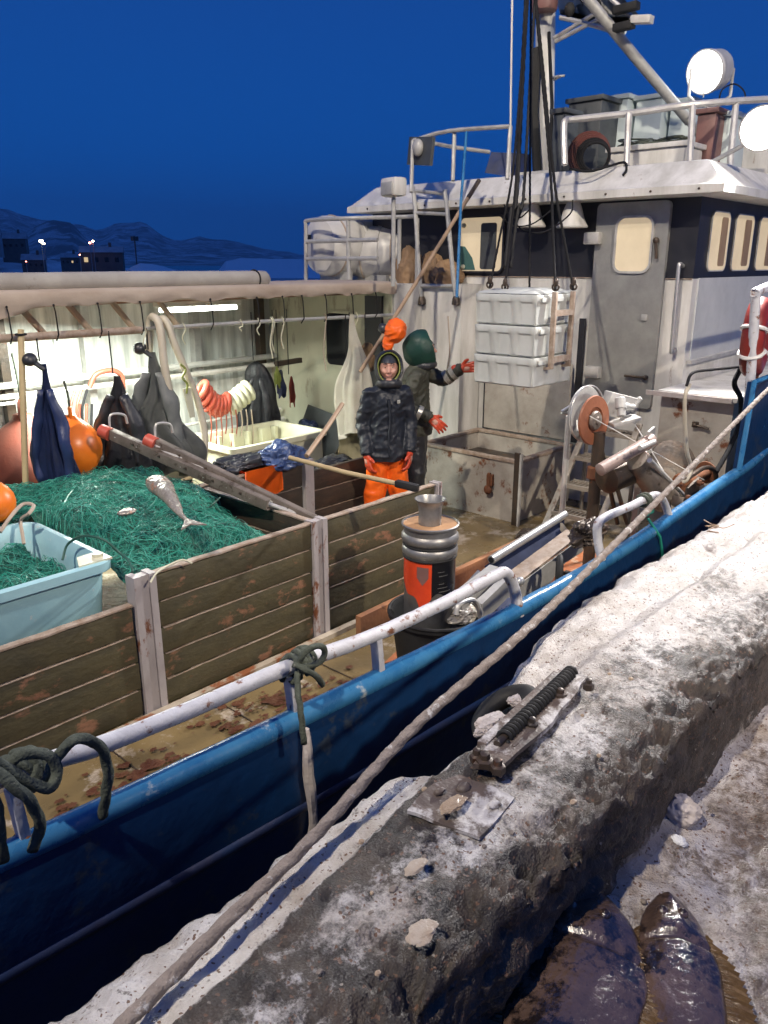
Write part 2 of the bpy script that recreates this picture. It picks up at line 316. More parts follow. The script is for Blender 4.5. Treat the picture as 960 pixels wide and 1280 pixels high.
# ------------------------------------------------------------------ THE SETTING
def snowmat(name, dirt, dirt2, snow, snow2, sp=.5, rough=.5, bsc=(60, 220), bst=.5):
    m = bpy.data.materials.new(name); m.use_nodes = True; n = m.node_tree.nodes; L = m.node_tree.links; b = n['Principled BSDF']
    t = n.new('ShaderNodeTexCoord'); at = n.new('ShaderNodeAttribute'); at.attribute_name = 'snow'
    def noi(sc, d=8, ro=.65): x = n.new('ShaderNodeTexNoise'); x.inputs['Scale'].default_value = sc; x.inputs['Detail'].default_value = d; x.inputs['Roughness'].default_value = ro; L.new(t.outputs['Object'], x.inputs['Vector']); return x
    def ramp(i, a, b_): r = n.new('ShaderNodeMapRange'); r.inputs[1].default_value = a; r.inputs[2].default_value = b_; r.clamp = True; L.new(i, r.inputs[0]); return r.outputs[0]
    def mix(f_, a, b_):
        x = n.new('ShaderNodeMix'); x.data_type = 'RGBA'; L.new(f_, x.inputs[0])
        for k, q in ((6, a), (7, b_)):
            if isinstance(q, tuple): x.inputs[k].default_value = (*q, 1)
            else: L.new(q, x.inputs[k])
        return x.outputs[2]
    d = mix(ramp(noi(9).outputs[0], .42, .6), dirt, dirt2)
    s = mix(ramp(noi(5).outputs[0], .40, .62), snow, snow2)
    s = mix(ramp(noi(45, 5).outputs[0], .60, .68), s, tuple(x*.45 for x in snow2))
    # snow lies where attribute + fine noise passes one half
    ad = n.new('ShaderNodeMath'); ad.operation = 'MULTIPLY_ADD'; L.new(noi(26, 9, .75).outputs[0], ad.inputs[0]); ad.inputs[1].default_value = 1.5; L.new(at.outputs['Fac'], ad.inputs[2])
    f1 = ramp(ad.outputs[0], 1.08, 1.36); out = mix(f1, d, s)
    gr = n.new('ShaderNodeTexVoronoi'); gr.inputs['Scale'].default_value = 170; L.new(t.outputs['Object'], gr.inputs['Vector'])
    sep = n.new('ShaderNodeSeparateColor'); L.new(gr.outputs['Color'], sep.inputs[0])
    out = mix(ramp(sep.outputs[0], .9985, .9990), out, (.30, .27, .23)); out = mix(ramp(sep.outputs[1], .955, .96), out, (.14, .08, .05))
    L.new(out, b.inputs['Base Color'])
    mr = n.new('ShaderNodeMapRange'); mr.inputs[3].default_value = rough-.22; mr.inputs[4].default_value = rough+.2; L.new(noi(17).outputs[0], mr.inputs[0]); L.new(mr.outputs[0], b.inputs['Roughness'])
    b1 = n.new('ShaderNodeBump'); b1.inputs['Strength'].default_value = bst; b1.inputs['Distance'].default_value = .02; L.new(noi(bsc[0], 8, .7).outputs[0], b1.inputs['Height'])
    b2 = n.new('ShaderNodeBump'); b2.inputs['Strength'].default_value = bst; b2.inputs['Distance'].default_value = .006; L.new(gr.outputs['Distance'], b2.inputs['Height']); L.new(b1.outputs[0], b2.inputs['Normal'])
    L.new(b2.outputs[0], b.inputs['Normal']); b.inputs['Specular IOR Level'].default_value = sp
    return m
M['quaysnow'] = snowmat('trodden snow and grit', (.10, .075, .055), (.17, .13, .10), (.52, .49, .49), (.33, .28, .24), .6, .45)
M['beamsnow'] = snowmat('icy concrete beam', (.026, .021, .016), (.062, .046, .032), (.60, .58, .56), (.38, .34, .30), .6, .5)
def sheet(us, rows, fn, attr=None):
    """grid of us x rows; fn(u, row) -> (co, snow)"""
    bm = B(); lay = bm.verts.layers.float.new('snow'); g = []
    for u in us:
        line = []
        for r_ in rows:
            co, s = fn(u, r_); v = bm.verts.new(co); v[lay] = s; line.append(v)
        g.append(line)
    for a, b in zip(g, g[1:]):
        for k in range(len(rows)-1): bm.faces.new((a[k], b[k], b[k+1], a[k+1]))
    return bm
def spaced(a, b, d0, g0):
    out = [a]; d = d0
    while out[-1] < b: out.append(out[-1]+d); d *= g0
    return out
GZ = 1.0
us = spaced(.35, 30, .009, 1.0045)
us = [-8, -4, -2, -1, -.4, -.1, .1, .2, .28]+us
rows = [.74, .72, .70, .68]; v = .66
while v > -.1: v -= .011; rows.append(v)
d = .02
while v > -14: v -= d; d *= 1.12; rows.append(v)
def gfn(u, v):
    fade = 1 if u < 8 else 8/u
    h = .030*fbm(u, v, 0, 2.2, 3)+.016*fbm(u, v, 3, 9, 3)*fade+.008*fbm(u, v, 9, 34, 2)*fade
    near = max(0, min(1, (v-.46)/.24)); h += .055*near*near*(.6+.8*noise.noise(Vector((u*4, v*4, 2))))
    s = .36+.35*noise.noise(Vector((u*1.6, v*1.6, 0)))+.22*noise.noise(Vector((u*6, v*6, 4)))+.22*near+(.10 if u > 1.6 else 0)
    s -= .30*max(0, 1-((u-1.15)**2+(v-.45)**2)/.10)
    return (u, v, GZ+h), s
o = obj('quay_ground', sheet(us, rows, gfn), 'quaysnow', smooth=180); tagp(o, kind='structure')
bm = B(); box2(bm, (-30, -40, -3.0), (60, .70, .93)); o = obj('quay_wall', bm, mat('old concrete', (.2, .19, .18), (.12, .11, .1), .8, scale=2, bump=.4)); tagp(o, kind='structure')
# the coping beam with its snowy outer ledge
prof = [(.672, .90), (.675, .95)]
z = .97
while z < 1.27: prof.append((.68, z)); z += .011
for q in range(5): a = q/4*PI/2; prof.append((.70-.02*math.cos(a), 1.275+.025*math.sin(a)))
v = .71
while v < 1.06: prof.append((v, 1.30)); v += .0095
BV = len(prof)
for k in range(6): prof.append((1.065+.012*k, 'e'))
v = 1.145
while v < 1.37: prof.append((v, 'l')); v += .0095
prof += [(1.385, 'd1'), (1.39, 'd2'), (1.395, 'd3'), (1.40, 'd4'), (1.40, 'd5')]
prof = [(i, p) for i, p in enumerate(prof)]
def sstep(a, b, x): x = max(0, min(1, (x-a)/(b-a))); return x*x*(3-2*x)
def bfn(u, ip):
    i, (v, z) = ip
    sh_ = .10*sstep(1.45, .45, u)
    lz = 1.165+.105*sstep(1.75, 2.35, u)                 # height of the ledge: packed snow fills it farther on
    wob = .02*noise.noise(Vector((u*3, 5, 0)))+.012*noise.noise(Vector((u*11, 8, 0)))
    kind = z
    if z == 'e': k = (i-BV)/5; z = 1.30+(lz-1.30)*sstep(0, 1, k)
    elif z == 'l': z = lz+.02*noise.noise(Vector((u*3, v*9, 0)))-.03*sstep(1.3, 1.37, v)
    elif isinstance(z, str): z = {'d1': lz-.05, 'd2': lz-.10, 'd3': lz-.2, 'd4': .2, 'd5': -3.}[z]
    if isinstance(kind, str) and kind != 'e':
        v = v+wob*2.2*sstep(1.15, 1.38, v)
        wf = .62+.38*sstep(1.9, 2.6, u)-.68*sstep(1.46, 1.56, u)*sstep(2.05, 1.86, u); v = 1.135-sh_+(v-1.135)*(wf+sh_/.25)
    else: v = .70+(v-.70)*(1-sh_/.36) if v > .70 else v
    fade = 1 if u < 7 else 7/u
    n1 = fbm(u, v, z, 3.0, 3); n2 = fbm(u, v, z+3, 14, 3); n3 = fbm(u, v, z+7, 48, 2)
    h = .012*n1+.009*n2*fade+.006*n3*fade; s = .5; dv = 0
    if not isinstance(kind, str):
        edge = sstep(.86, .69, v)*sstep(1.22, 1.29, z)  # crumbling inner rim
        rid = 1-abs(fbm(u*.7, v*2.2, z*2.2, 16, 3))*2.0
        lump_ = 1-2*abs(fbm(u, v*1.3, z, 7, 4)); h += edge*(.040*lump_-.030)*fade*(.8+.6*noise.noise(Vector((u*1.7, 0, 3)))); h -= edge*.022*max(0, rid)*fade
        if z < 1.28: dv = -(.020*n1+.030*fbm(u, z*1.2, 0, 7, 4)*fade+.014*rid*fade)*(1-.55*sstep(1.3, 2.2, u))
        s = .36+.34*n1+.30*noise.noise(Vector((u*4, v*4, 1)))
        if u > 1.5: s += .30*sstep(1.5, 2.7, u)*sstep(.72, 1.05, v)+.05
        s -= .75*edge*(.55+.9*noise.noise(Vector((u*2.3, v*3, 8))))
        if u < 2.0: s -= .75*sstep(.92, 1.02, v)*sstep(2.0, 1.5, u)*(.8+noise.noise(Vector((u*5, v*5, 3))))
        if z < 1.27: s = .05+.4*noise.noise(Vector((u*3, z*3, 7)))+.35*sstep(1.08, 1.0, z)
    elif kind == 'e': s = .55+.3*n1+.3*sstep(1.6, 2.3, u)
    elif kind == 'l': s = 1.05+.2*n1
    else: s = .5 if kind in('d1',) else -.2
    return (u, v+dv, z+h), s
us2 = [-8, -3, -1, -.2, .05, .15, .2]+spaced(.24, 30, .008, 1.0045)
o = obj('quay_beam', sheet(us2, prof, bfn), 'beamsnow', smooth=180); tagp(o, kind='structure')

# water and the far shore
M['water'] = mat('dark harbour water', (.003, .006, .010), (.004, .009, .015), .22, scale=.5, bump=.5, bscale=1.6, bdist=.08, rvar=.05)
bm = B(); bmesh.ops.create_grid(bm, x_segments=4, y_segments=4, size=9000); bm.transform(Matrix.Translation((0, 0, -1.4)))
tagp(obj('harbour_water', bm, 'water'), kind='structure')
def far(px, dist, z=0.): r = ray(px, 330); r.z = 0; r = r.normalized()*dist*math.sqrt(1+((px-480)/1033)**2); return V(r.x, r.y, z)
def fz(py, px, dist): return EYE+(330-py)/1033*dist
M['rock'] = mat('snowy rock', (.20, .20, .21), (.62, .63, .66), .85, scale=.004, amt=.5, bump=.6, bscale=.02, bdist=8, c3=(.07, .065, .065), s3=.012, t3=.5)
def ridge(name, prof_, dist, depth, m_, seed, rough_=1.):
    """a mountain range: prof_ = skyline in the picture; built as a real ridge with front and back slopes"""
    bm = B(); pts = []; n = 150; xs = [p[0] for p in prof_]
    for i in range(n+1):
        x = xs[0]+(xs[-1]-xs[0])*i/n
        for (x0, y0), (x1, y1) in zip(prof_, prof_[1:]):
            if x0 <= x <= x1: y = y0+(y1-y0)*(x-x0)/(x1-x0); break
        pts.append((x, y-rough_*2.6*noise.fractal(Vector((x*.035, seed, 0)), 1, 2, 4)))
    g = []
    for x, y in pts:
        top = fz(y, x, dist); line = []
        for k in range(17):
            t = k/8-1; d_ = dist+t*depth; p = far(x, d_); hh = max(0, 1-abs(t))
            hz = -2+(top+2)*hh**1.15*(1+.22*(1-hh)*noise.fractal(Vector((x*.04, t*2.4, seed+4)), 1, 2, 4)*rough_*2)
            line.append(bm.verts.new((p.x, p.y, hz)))
        g.append(line)
    for a, b in zip(g, g[1:]):
        for k in range(16): bm.faces.new((a[k], b[k], b[k+1], a[k+1]))
    tagp(obj(name, bm, m_, smooth=25), kind='structure')
ridge('far_mountains', [(-500, 296), (-200, 270), (-40, 262), (0, 264), (40, 272), (60, 279), (100, 283), (130, 290), (150, 282), (185, 281), (205, 296), (225, 303), (250, 298), (290, 302), (330, 312), (400, 322), (520, 330), (700, 336)], 5200, 1900, 'rock', 1)
ridge('near_mountains', [(-600, 330), (-100, 300), (30, 297), (50, 286), (70, 277), (95, 282), (110, 300), (135, 312), (170, 318), (230, 322), (330, 332), (420, 345)], 2600, 700, 'rock', 11, .8)
M['shore'] = mat('snowy shore', (.68, .70, .73), (.16, .155, .16), .85, scale=.05, amt=.5, bump=.6, bscale=.4, bdist=.5)
ridge('village_shore', [(-600, 322), (-40, 312), (20, 317), (60, 324), (100, 333), (165, 335), (200, 333), (240, 340), (300, 337), (340, 331), (390, 333), (440, 341), (600, 345)], 330, 60, 'shore', 21, .5)
ridge('snow_bank', [(150, 346), (163, 334), (175, 329), (190, 330), (205, 333), (225, 340), (245, 347)], 240, 14, 'snow', 31, .15)
ridge('snow_bank', [(262, 350), (282, 327), (300, 323), (340, 324), (378, 324), (400, 338), (415, 349)], 255, 16, 'snow', 37, .25)
def far_house(x0, x1, yb, yt, yr, dist, wall, label, lit=()):
    a = far((x0+x1)/2, dist); w = (x1-x0)/1033*dist; zb = fz(yb, 0, dist); zt = fz(yt, 0, dist); zr = fz(yr, 0, dist)
    t = thing('village_house', label, 'house', (a.x, a.y, zb), math.atan2(-(.74), .673)+.25)
    bm = B(); box2(bm, (-w/2, -w*.35, -3), (w/2, w*.35, zt-zb)); obj('wall', bm, wall, t, local=True, smooth=0)
    bm = B(); e_ = .3; prism(bm, [(-w/2-e_, -w*.35-e_, zt-zb-.1), (-w/2-e_, w*.35+e_, zt-zb-.1), (-w/2-e_, 0, zr-zb)], (w+2*e_, 0, 0)); obj('roof', bm, 'roof', t, local=True, smooth=0)
    for i in range(4):
        for s_ in (-1,):
            bm = B(); cx = -w*.36+w*.24*i; box(bm, (cx, s_*w*.35-.04, (zt-zb)*.55), (w*.09, .1, w*.11)); obj('window', bm, 'glow' if i in lit else 'glass', t, local=True, smooth=0)
    bm = B(); box(bm, (w*.2, 0, zr-zb+.3), (.8, .8, 1.6)); obj('chimney', bm, 'house', t, local=True, smooth=0)
far_house(-12, 5, 312, 296, 289, 300, 'farwhite', 'pale house at the far left edge of the shore')
far_house(8, 36, 318, 300, 293, 310, 'house', 'dark house just left of the bright shore lamp')
far_house(104, 154, 336, 316, 309, 250, 'house', 'wide dark wharf shed with a lamp on its roof side', (0,))
far_house(78, 100, 334, 322, 317, 290, 'house', 'small low dark house left of the wharf shed', (2,))
far_house(30, 56, 338, 325, 318, 270, 'house', 'low dark boathouse below the bright shore lamp')
far_house(-40, -14, 325, 305, 297, 290, 'house', 'dark house beyond the left end of the shore')
def far_lamp(x, y, dist, label, m_, r_=.55):
    a = far(x, dist); z = fz(y, x, dist); t = thing('street_lamp', label, 'street lamp', (a.x, a.y, -1))
    bm = B(); tube(bm, [(a.x, a.y, -1), (a.x, a.y, z)], .10, 6); obj('pole', bm, 'steel', t)
    bm = B(); sphere(bm, (a.x, a.y, z), (r_, r_, r_*.7), 10); obj('lamp_head', bm, m_, t)
far_lamp(55, 303, 240, 'brightest white lamp above the far shore houses', 'farglow', .62)
far_lamp(58, 306, 238, 'small lamp just below the brightest shore lamp', 'farglow', .3)
far_lamp(115, 305, 235, 'reddish lamp above the dark wharf shed', 'farred', .36)
far_lamp(119, 303, 236, 'small white lamp beside the reddish shore lamp', 'farglow', .34)
far_lamp(33, 327, 260, 'dim red lamp low among the shore houses', 'farred', .2)
far_lamp(101, 319, 240, 'dim lamp at the left end of the wharf shed', 'farred', .22)
t = thing('harbour_mast', 'thin dark mast standing on the far shore right of the wharf shed', 'mast', far(171, 245))
a = far(171, 245); bm = B(); tube(bm, [a+V(0, 0, -1), V(a.x, a.y, fz(297, 171, 245))], .22, 6); obj('pole', bm, 'greybox', t)
bm = B(); box(bm, (a.x, a.y, fz(300, 171, 245)), (1.6, 1.6, 1.2)); obj('mast_head', bm, 'greybox', t)

# ------------------------------------------------------------------ THE BOAT: hull, decks
gw = [(-6, 2.9, .82), (-3, 2.55, .80), (-1, 2.34, .80), (.7, 2.18, .80), (1.9, 2.09, .80), (3.2, 2.02, .80), (4.4, 2.02, .80), (5.9, 2.05, .86), (7.25, 2.05, .98), (9, 2.25, 1.2), (11.5, 2.75, 1.55), (14, 3.7, 1.95), (16.5, 5.3, 2.3)]
gws = smoothpts(gw, 8); CL = 5.3
BOAT = thing('fishing_boat', 'blue hulled fishing boat with white wheelhouse moored along the quay', 'boat', (5, 5.3, 0))
bm = B(); g = []
lv = [(0, 0.), (-.02, .10), (-.03, .3), (-.02, .55), (0, .8), (.03, 1.1), (.08, 1.6), (.2, 2.3), (1.2, 3.2)]
port = [V(p.x, 2*CL-p.y, p.z) for p in gws]
def skin_side(P_, s_):
    g = []
    for p in P_:
        line = []
        for off, dz in lv:
            w = .012*noise.noise(Vector((p.x*1.3, dz*2, s_)))
            line.append(bm.verts.new((p.x, p.y+s_*(off+w*(dz > .05)), p.z-dz)))
        g.append(line)
    for a, b in zip(g, g[1:]):
        for k in range(len(lv)-1): bm.faces.new((a[k], b[k], b[k+1], a[k+1]))
    return g
g1 = skin_side(gws, 1); g2 = skin_side(port, -1)
for k in range(len(lv)-1):
    bm.faces.new((g1[0][k], g1[0][k+1], g2[0][k+1], g2[0][k])); bm.faces.new((g1[-1][k], g1[-1][k+1], g2[-1][k+1], g2[-1][k]))
HULL = obj('hull', bm, 'hull', BOAT)
# inner bulwark face (own thickness)
bm = B()
for P_, s_ in ((gws, 1), (port, -1)):
    a = [bm.verts.new((p.x, p.y+s_*.07, p.z-.005)) for p in P_]; b = [bm.verts.new((p.x, p.y+s_*.09, .004)) for p in P_]
    for k in range(len(a)-1): bm.faces.new((a[k], a[k+1], b[k+1], b[k]))
obj('bulwark_lining', bm, 'hull', BOAT)
bm = B(); tube(bm, [p+V(0, .035, .004) for p in gws], .046, 12); tube(bm, [p+V(0, -.035, .004) for p in port], .046, 12); obj('gunwale_cap', jitter(bm, .004, 5), 'cap', BOAT)
bm = B(); tube(bm, [p+V(0, -.008, -.37) for p in gws], .055, 10, flat=.35) if False else tube(bm, [p+V(0, -.010, -.37) for p in gws], .032, 10); obj('rubbing_strake', bm, 'stripe', BOAT)
bm = B(); p = on_v(392, 935, 2.0); tube(bm, smoothpts([(p.x+.01, 2.05, .80), (p.x, 2.035, .6), (p.x+.02, 2.04, .35), (p.x, 2.07, .12)], 4), [.012, .018, .02, .022, .022, .024, .022, .02, .018, .02, .016, .012, .008], 8); obj('frozen_runnel', jitter(bm, .006, 20), 'snowdirty', BOAT)
# deck
M['deck'] = mat('wet olive deck', (.20, .145, .065), (.13, .095, .048), .26, scale=1.6, amt=.5, bump=.45, bscale=14, c3=(.40, .34, .27), s3=2.6, t3=.57, rvar=.18)
M['deckwhite'] = mat('slushy deck', (.42, .37, .30), (.22, .17, .12), .4, scale=5, amt=.5, bump=.4, bscale=18, c3=(.2, .07, .03), s3=5, t3=.56)
M['deckrust'] = mat('rusty wet deck', (.42, .15, .06), (.26, .09, .04), .4, scale=5, amt=.5, bump=.5, bscale=20, c3=(.45, .32, .22), s3=6, t3=.58)
bm = B(); inner = [p for p in gws if p.x < 13.5]
a = [bm.verts.new((p.x, p.y+.04, 0)) for p in inner]; b = [bm.verts.new((p.x, 2*CL-p.y-.04, 0)) for p in inner]
for k in range(len(a)-1): bm.faces.new((a[k], a[k+1], b[k+1], b[k]))
obj('main_deck', bm, 'deck', BOAT)
def patch(name, c, ru, rv, m_, z, seed):
    bm = B(); n = 60; pts = []
    for k in range(n):
        a = 2*PI*k/n; q = 1+.35*noise.noise(Vector((math.cos(a)*2.2, math.sin(a)*2.2, seed)))+.12*noise.noise(Vector((math.cos(a)*8, math.sin(a)*8, seed)))
        pts.append(bm.verts.new((c[0]+ru*q*math.cos(a), c[1]+rv*q*math.sin(a), z)))
    bm.faces.new(pts); return obj(name, bm, m_, BOAT)
patch('rusty_deck_plate', (5.1, 3.05), 1.35, .5, 'deckrust', .006, 1)
M['blood'] = mat('dark red brown slush', (.07, .022, .012), (.13, .06, .03), .35, scale=18, bump=.8, bscale=60)
bm = B(); rnd = random.Random(44)
for q in range(200):
    cl = rnd.choice(((1.75, 3.3), (2.6, 3.25), (2.45, 3.4), (3.0, 3.2), (1.5, 3.3))); cu = cl[0]+rnd.gauss(0, .17); cv = cl[1]+rnd.gauss(0, .09); r_ = abs(rnd.gauss(0, .012))+.003; pts_ = []
    for k in range(9): a = 2*PI*k/9; pts_.append(bm.verts.new((cu+r_*1.6*math.cos(a)*rnd.uniform(.6, 1.3), cv+r_*math.sin(a)*rnd.uniform(.6, 1.3), .014+.00002*q)))
    bm.faces.new(pts_)
o = obj('bloody_slush', bm, 'blood', BOAT, smooth=0); o['kind'] = 'stuff'
bm = B()
for uu in (1.05, 1.75, 2.45, 3.2): box2(bm, (uu, 2.2, .003), (uu+.008, 3.72, .006))
obj('deck_seam', bm, 'darkiron', BOAT)

# wheelhouse
UA, VS, VP_, ZR = 7.8, 3.1, 7.3, 3.15
bm = B(); box2(bm, (UA, VS, 0), (13.5, VP_, 2.415)); obj('house_wall', bm, 'white', BOAT, smooth=0)
bm = B(); box2(bm, (UA+.004, VS+.004, 2.415), (13.3, VP_-.004, ZR)); obj('window_band', bm, 'black', BOAT, smooth=0)
# blue-grey side wall plate and its ledge
bm = B(); box2(bm, (UA+.12, VS-.012, 1.62), (13.2, VS-.001, 2.42)); obj('side_wall_panel', bm, 'wallside', BOAT, smooth=0)
bm = B(); bar(bm, (UA+.05, VS-.03, 1.62), (12.5, VS-.03, 1.68), .05, .035); obj('side_ledge', bm, 'alu', BOAT)
# roof: mansard edge
def roof_ring(o1, z1): return [(UA-.35+o1, VS-.32+o1, z1), (13.8-o1, VS-.32+o1, z1), (13.8-o1, VP_+.1-o1, z1), (UA-.35+o1, VP_+.1-o1, z1)]
bm = B(); rg = [[bm.verts.new(p) for p in roof_ring(o_, z_)] for o_, z_ in ((.10, ZR), (.0, ZR+.005), (0, ZR+.075), (.035, ZR+.09), (.26, ZR+.30), (.30, ZR+.31))]
bm.faces.new(rg[0][::-1]); bm.faces.new(rg[-1])
for a, b in zip(rg, rg[1:]):
    for k in range(4): bm.faces.new((a[k], a[(k+1) % 4], b[(k+1) % 4], b[k]))
obj('wheelhouse_roof', bm, 'white', BOAT, smooth=0)
ZT = ZR+.31
for k in range(10):
    vv = VS-.1+.45*k; bm = B(); lathe(bm, (UA-.352, vv, ZR+.04), [(.012, 0), (.011, .006), (.004, .010)], 8, (-1, 0, 0)); obj('bolt', bm, 'darkiron', BOAT)
bm = B(); tube(bm, [(UA-.006, VS+.01, 2.412), (UA-.006, VP_, 2.412)], .006, 6); obj('weld_seam', jitter(bm, .002, 14), 'edge', BOAT)
bm = B(); tube(bm, [(UA-.004, 4.62, 1.45), (UA-.004, 4.62, 2.4)], .005, 6); obj('weld_seam', jitter(bm, .002, 14), 'edge', BOAT)
# aft windows, door
def pane(name, u0, c, w, h, r_, m_, parent, th=.01, normal='u'):
    bm = B(); pts = []
    for a, b in rpoly(w, h, r_):
        pts.append((u0, c[1]+a, c[2]+b) if normal == 'u' else (c[0]+a, u0, c[2]+b))
    prism(bm, pts, (-th, 0, 0) if normal == 'u' else (0, -th, 0)); return obj(name, bm, m_, parent, smooth=30)
def rim(name, u0, c, w, h, r_, t_, m_, parent, normal='u', out=.02):
    bm = B(); A_ = rpoly(w, h, r_); Bq = rpoly(w+2*t_, h+2*t_, r_+t_); n = len(A_)
    f_ = (lambda a, b, d: (u0-d, c[1]+a, c[2]+b)) if normal == 'u' else (lambda a, b, d: (c[0]+a, u0-d, c[2]+b))
    R4 = [[bm.verts.new(f_(a, b, d)) for a, b in Q] for Q, d in ((A_, 0), (A_, out), (Bq, out), (Bq, 0))]
    for i in range(4):
        p, q = R4[i], R4[(i+1) % 4]
        for k in range(n): bm.faces.new((p[k], p[(k+1) % n], q[(k+1) % n], q[k]))
    return obj(name, bm, m_, parent, smooth=30)
p1, p2 = on_u(577, 273, UA), on_u(628, 339, UA); c = (p1+p2)/2; w, h = abs(p1.y-p2.y), abs(p1.z-p2.z)
wn = pane('window', UA+.003, c, w, h, .06, 'paleblind', BOAT, .012)
rim('frame', UA+.003, c, w, h, .06, .025, 'black', wn, out=.035)
pane('inner_panel', UA-.010, c+V(0, -.10, -.02), w*.36, h*.86, .03, 'greybox', wn, .006)
bm = B(); prism(bm, [(UA-.012, c.y+w*.5, c.z-h*.48), (UA-.012, c.y+w*.5, c.z-h*.02), (UA-.012, c.y+w*.38, c.z-.02), (UA-.012, c.y+w*.2, c.z-h*.25), (UA-.012, c.y+w*.12, c.z-h*.48)], (-.006, 0, 0)); obj('curtain', bm, mat('teal curtain', (.06, .16, .15), rough=.8), wn)
for k in (-.42, .36):
    bm = B(); sphere(bm, (UA-.03, c.y+w*.40, c.z+h*k), .028, 10); obj('hinge_knob', bm, 'cream', wn)
p1, p2 = on_u(747, 254, UA), on_u(838, 254, UA); dz0 = on_u(822, 512, UA).z; dc = V(UA, (3.38+4.13)/2, (3.13+dz0)/2)
DO = pane('door', UA+.0, dc, .76, 3.13-dz0, .05, 'door', BOAT, .05)
dw = on_u(792, 306, UA-.05); pn = pane('door_window', UA-.05, dw, .36, .50, .08, 'paleblind', DO, .006); rim('window_frame', UA-.05, dw, .36, .50, .08, .022, 'alu', pn, out=.02)
h1 = on_u(806, 472, UA-.09); bm = B(); tube(bm, [h1, h1+V(0, .22, .0)], .013, 8); sphere(bm, h1, .026, 10); tube(bm, [h1, h1+V(.04, 0, 0)], .02, 8); obj('door_handle', bm, 'darkiron', DO)
h1 = on_u(819, 310, UA-.08); bm = B(); tube(bm, [h1+V(0, -.02, -.10), h1+V(0, 0, .06)], .016, 8); sphere(bm, h1+V(0, 0, .07), .032, 10); obj('latch', bm, 'darkiron', DO)
h1 = on_u(805, 397, UA-.06); bm = B(); box(bm, h1, (.02, .06, .06), bev=.006); obj('lock', bm, 'steel', DO)
for y_ in (298, 465):
    h1 = on_u(741, y_, UA-.09); bm = B(); box(bm, h1, (.09, .17, .12), bev=.02); obj('hinge', bm, 'alu', DO)
# corner hand rail
h1, h2 = on_u(851, 330, UA-.06), on_u(841, 440, UA-.06)
bm = B(); tube(bm, smoothpts([h1+V(.06, 0, -.02), h1+V(-.02, 0, 0), h1+V(-.04, 0, -.05), (h1+h2)/2+V(-.04, 0, 0), h2+V(-.04, 0, .05), h2+V(-.02, 0, 0), h2+V(.06, 0, .02)], 5), .019, 10); obj('grab_rail', bm, 'chrome', BOAT)
for x_ in (898, 928, 958, 990):
    a = on_v(x_-11, 300, VS); b = on_v(x_+11, 300, VS); c = (a+b)/2; c.z = 2.76
    wn = pane('window', VS-.0, c, b.x-a.x, .54, .07, 'paleblind', BOAT, .010, 'v'); rim('frame', VS-.0, c, b.x-a.x, .54, .07, .012, 'alu', wn, 'v', out=.012)
    pane('blind', VS-.010, c+V(.09, 0, .0), (b.x-a.x)*.35, .46, .03, 'wood', wn, .005, 'v')
# lower starboard house (trunk with shelf) beside the wheelhouse
a = on_v(845, 490, 2.9); SZ = 1.42
bm = B(); box2(bm, (7.35, 2.42, 0), (12.5, 3.098, SZ-.05)); obj('side_locker', bm, 'ruststeel', BOAT, smooth=0)
bm = B(); box2(bm, (7.24, 2.36, SZ-.05), (12.5, 3.097, SZ), bev=.01); obj('shelf_top', bm, 'white', BOAT, smooth=0)
bm = B(); box2(bm, (7.22, 2.40, SZ-.055), (7.238, 3.2, SZ-.012)); obj('worn_shelf_edge', jitter(bm, .004, 9), 'snowdirty', BOAT)
h1 = on_u(868, 531, 7.31); bm = B(); tube(bm, [h1, h1+V(0, -.14, -.02)], .012, 8); sphere(bm, h1, .026, 8); box(bm, h1+V(.02, 0, 0), (.04, .05, .05)); obj('locker_handle', bm, 'darkiron', BOAT)
for s_ in (.8, 1.15):
    pass
# port deckhouse under the shelter with aft bulkhead
UB, UD, VD, ZP = 6.9, 7.40, 5.55, 2.33
bm = B(); prism(bm, [(UB, 6.12, 0), (UD, 6.12, 0), (UD, VD, 0), (UA-.002, VD, 0), (UA-.002, 8.55, 0), (UB, 8.55, 0)], (0, 0, ZP)); obj('deckhouse', bm, 'white', BOAT, smooth=0)
bm = B(); box2(bm, (UA+.002, VP_+.002, 0), (12, 8.5, ZP)); obj('deckhouse_side', bm, 'white', BOAT, smooth=0)
M['creamwall'] = mat('cream bulkhead', (.60, .60, .46), (.48, .48, .36), .45, scale=2, amt=.5, bump=.1, c3=(.36, .33, .24), s3=5, t3=.62, stretch=(1, 1, .35))
bm = B(); box2(bm, (UB-.012, 6.15, 0), (UB-.001, 8.5, ZP-.02)); obj('cream_bulkhead', bm, 'creamwall', BOAT, smooth=0)
p1, p2 = on_u(415, 398, UB), on_u(437, 455, UB); c = (p1+p2)/2+V(0, 0, .02)
wn = pane('window', UB-.012, c, .46, .62, .07, 'glass', BOAT, .008); rim('frame', UB-.012, c, .46, .62, .07, .03, 'cream', wn)
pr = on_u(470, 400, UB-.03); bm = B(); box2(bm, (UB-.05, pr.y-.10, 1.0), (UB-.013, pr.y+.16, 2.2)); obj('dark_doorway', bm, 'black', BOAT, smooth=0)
bm = B()
for y_, a0, b0 in ((535, 375, 0), (548, 375, 0)): pass
c1 = on_u(545, 395, UB-.02)
tube(bm, [on_u(523, 378, UD-.006), on_u(524, 480, UD-.006)], .008, 6); tube(bm, smoothpts([on_u(560, 395, UD-.006), on_u(562, 440, UD-.006), on_u(558, 468, UD-.006), on_u(560, 470, UD-.006)]), .006, 6)
obj('rust_runnel', bm, 'canvas', BOAT)
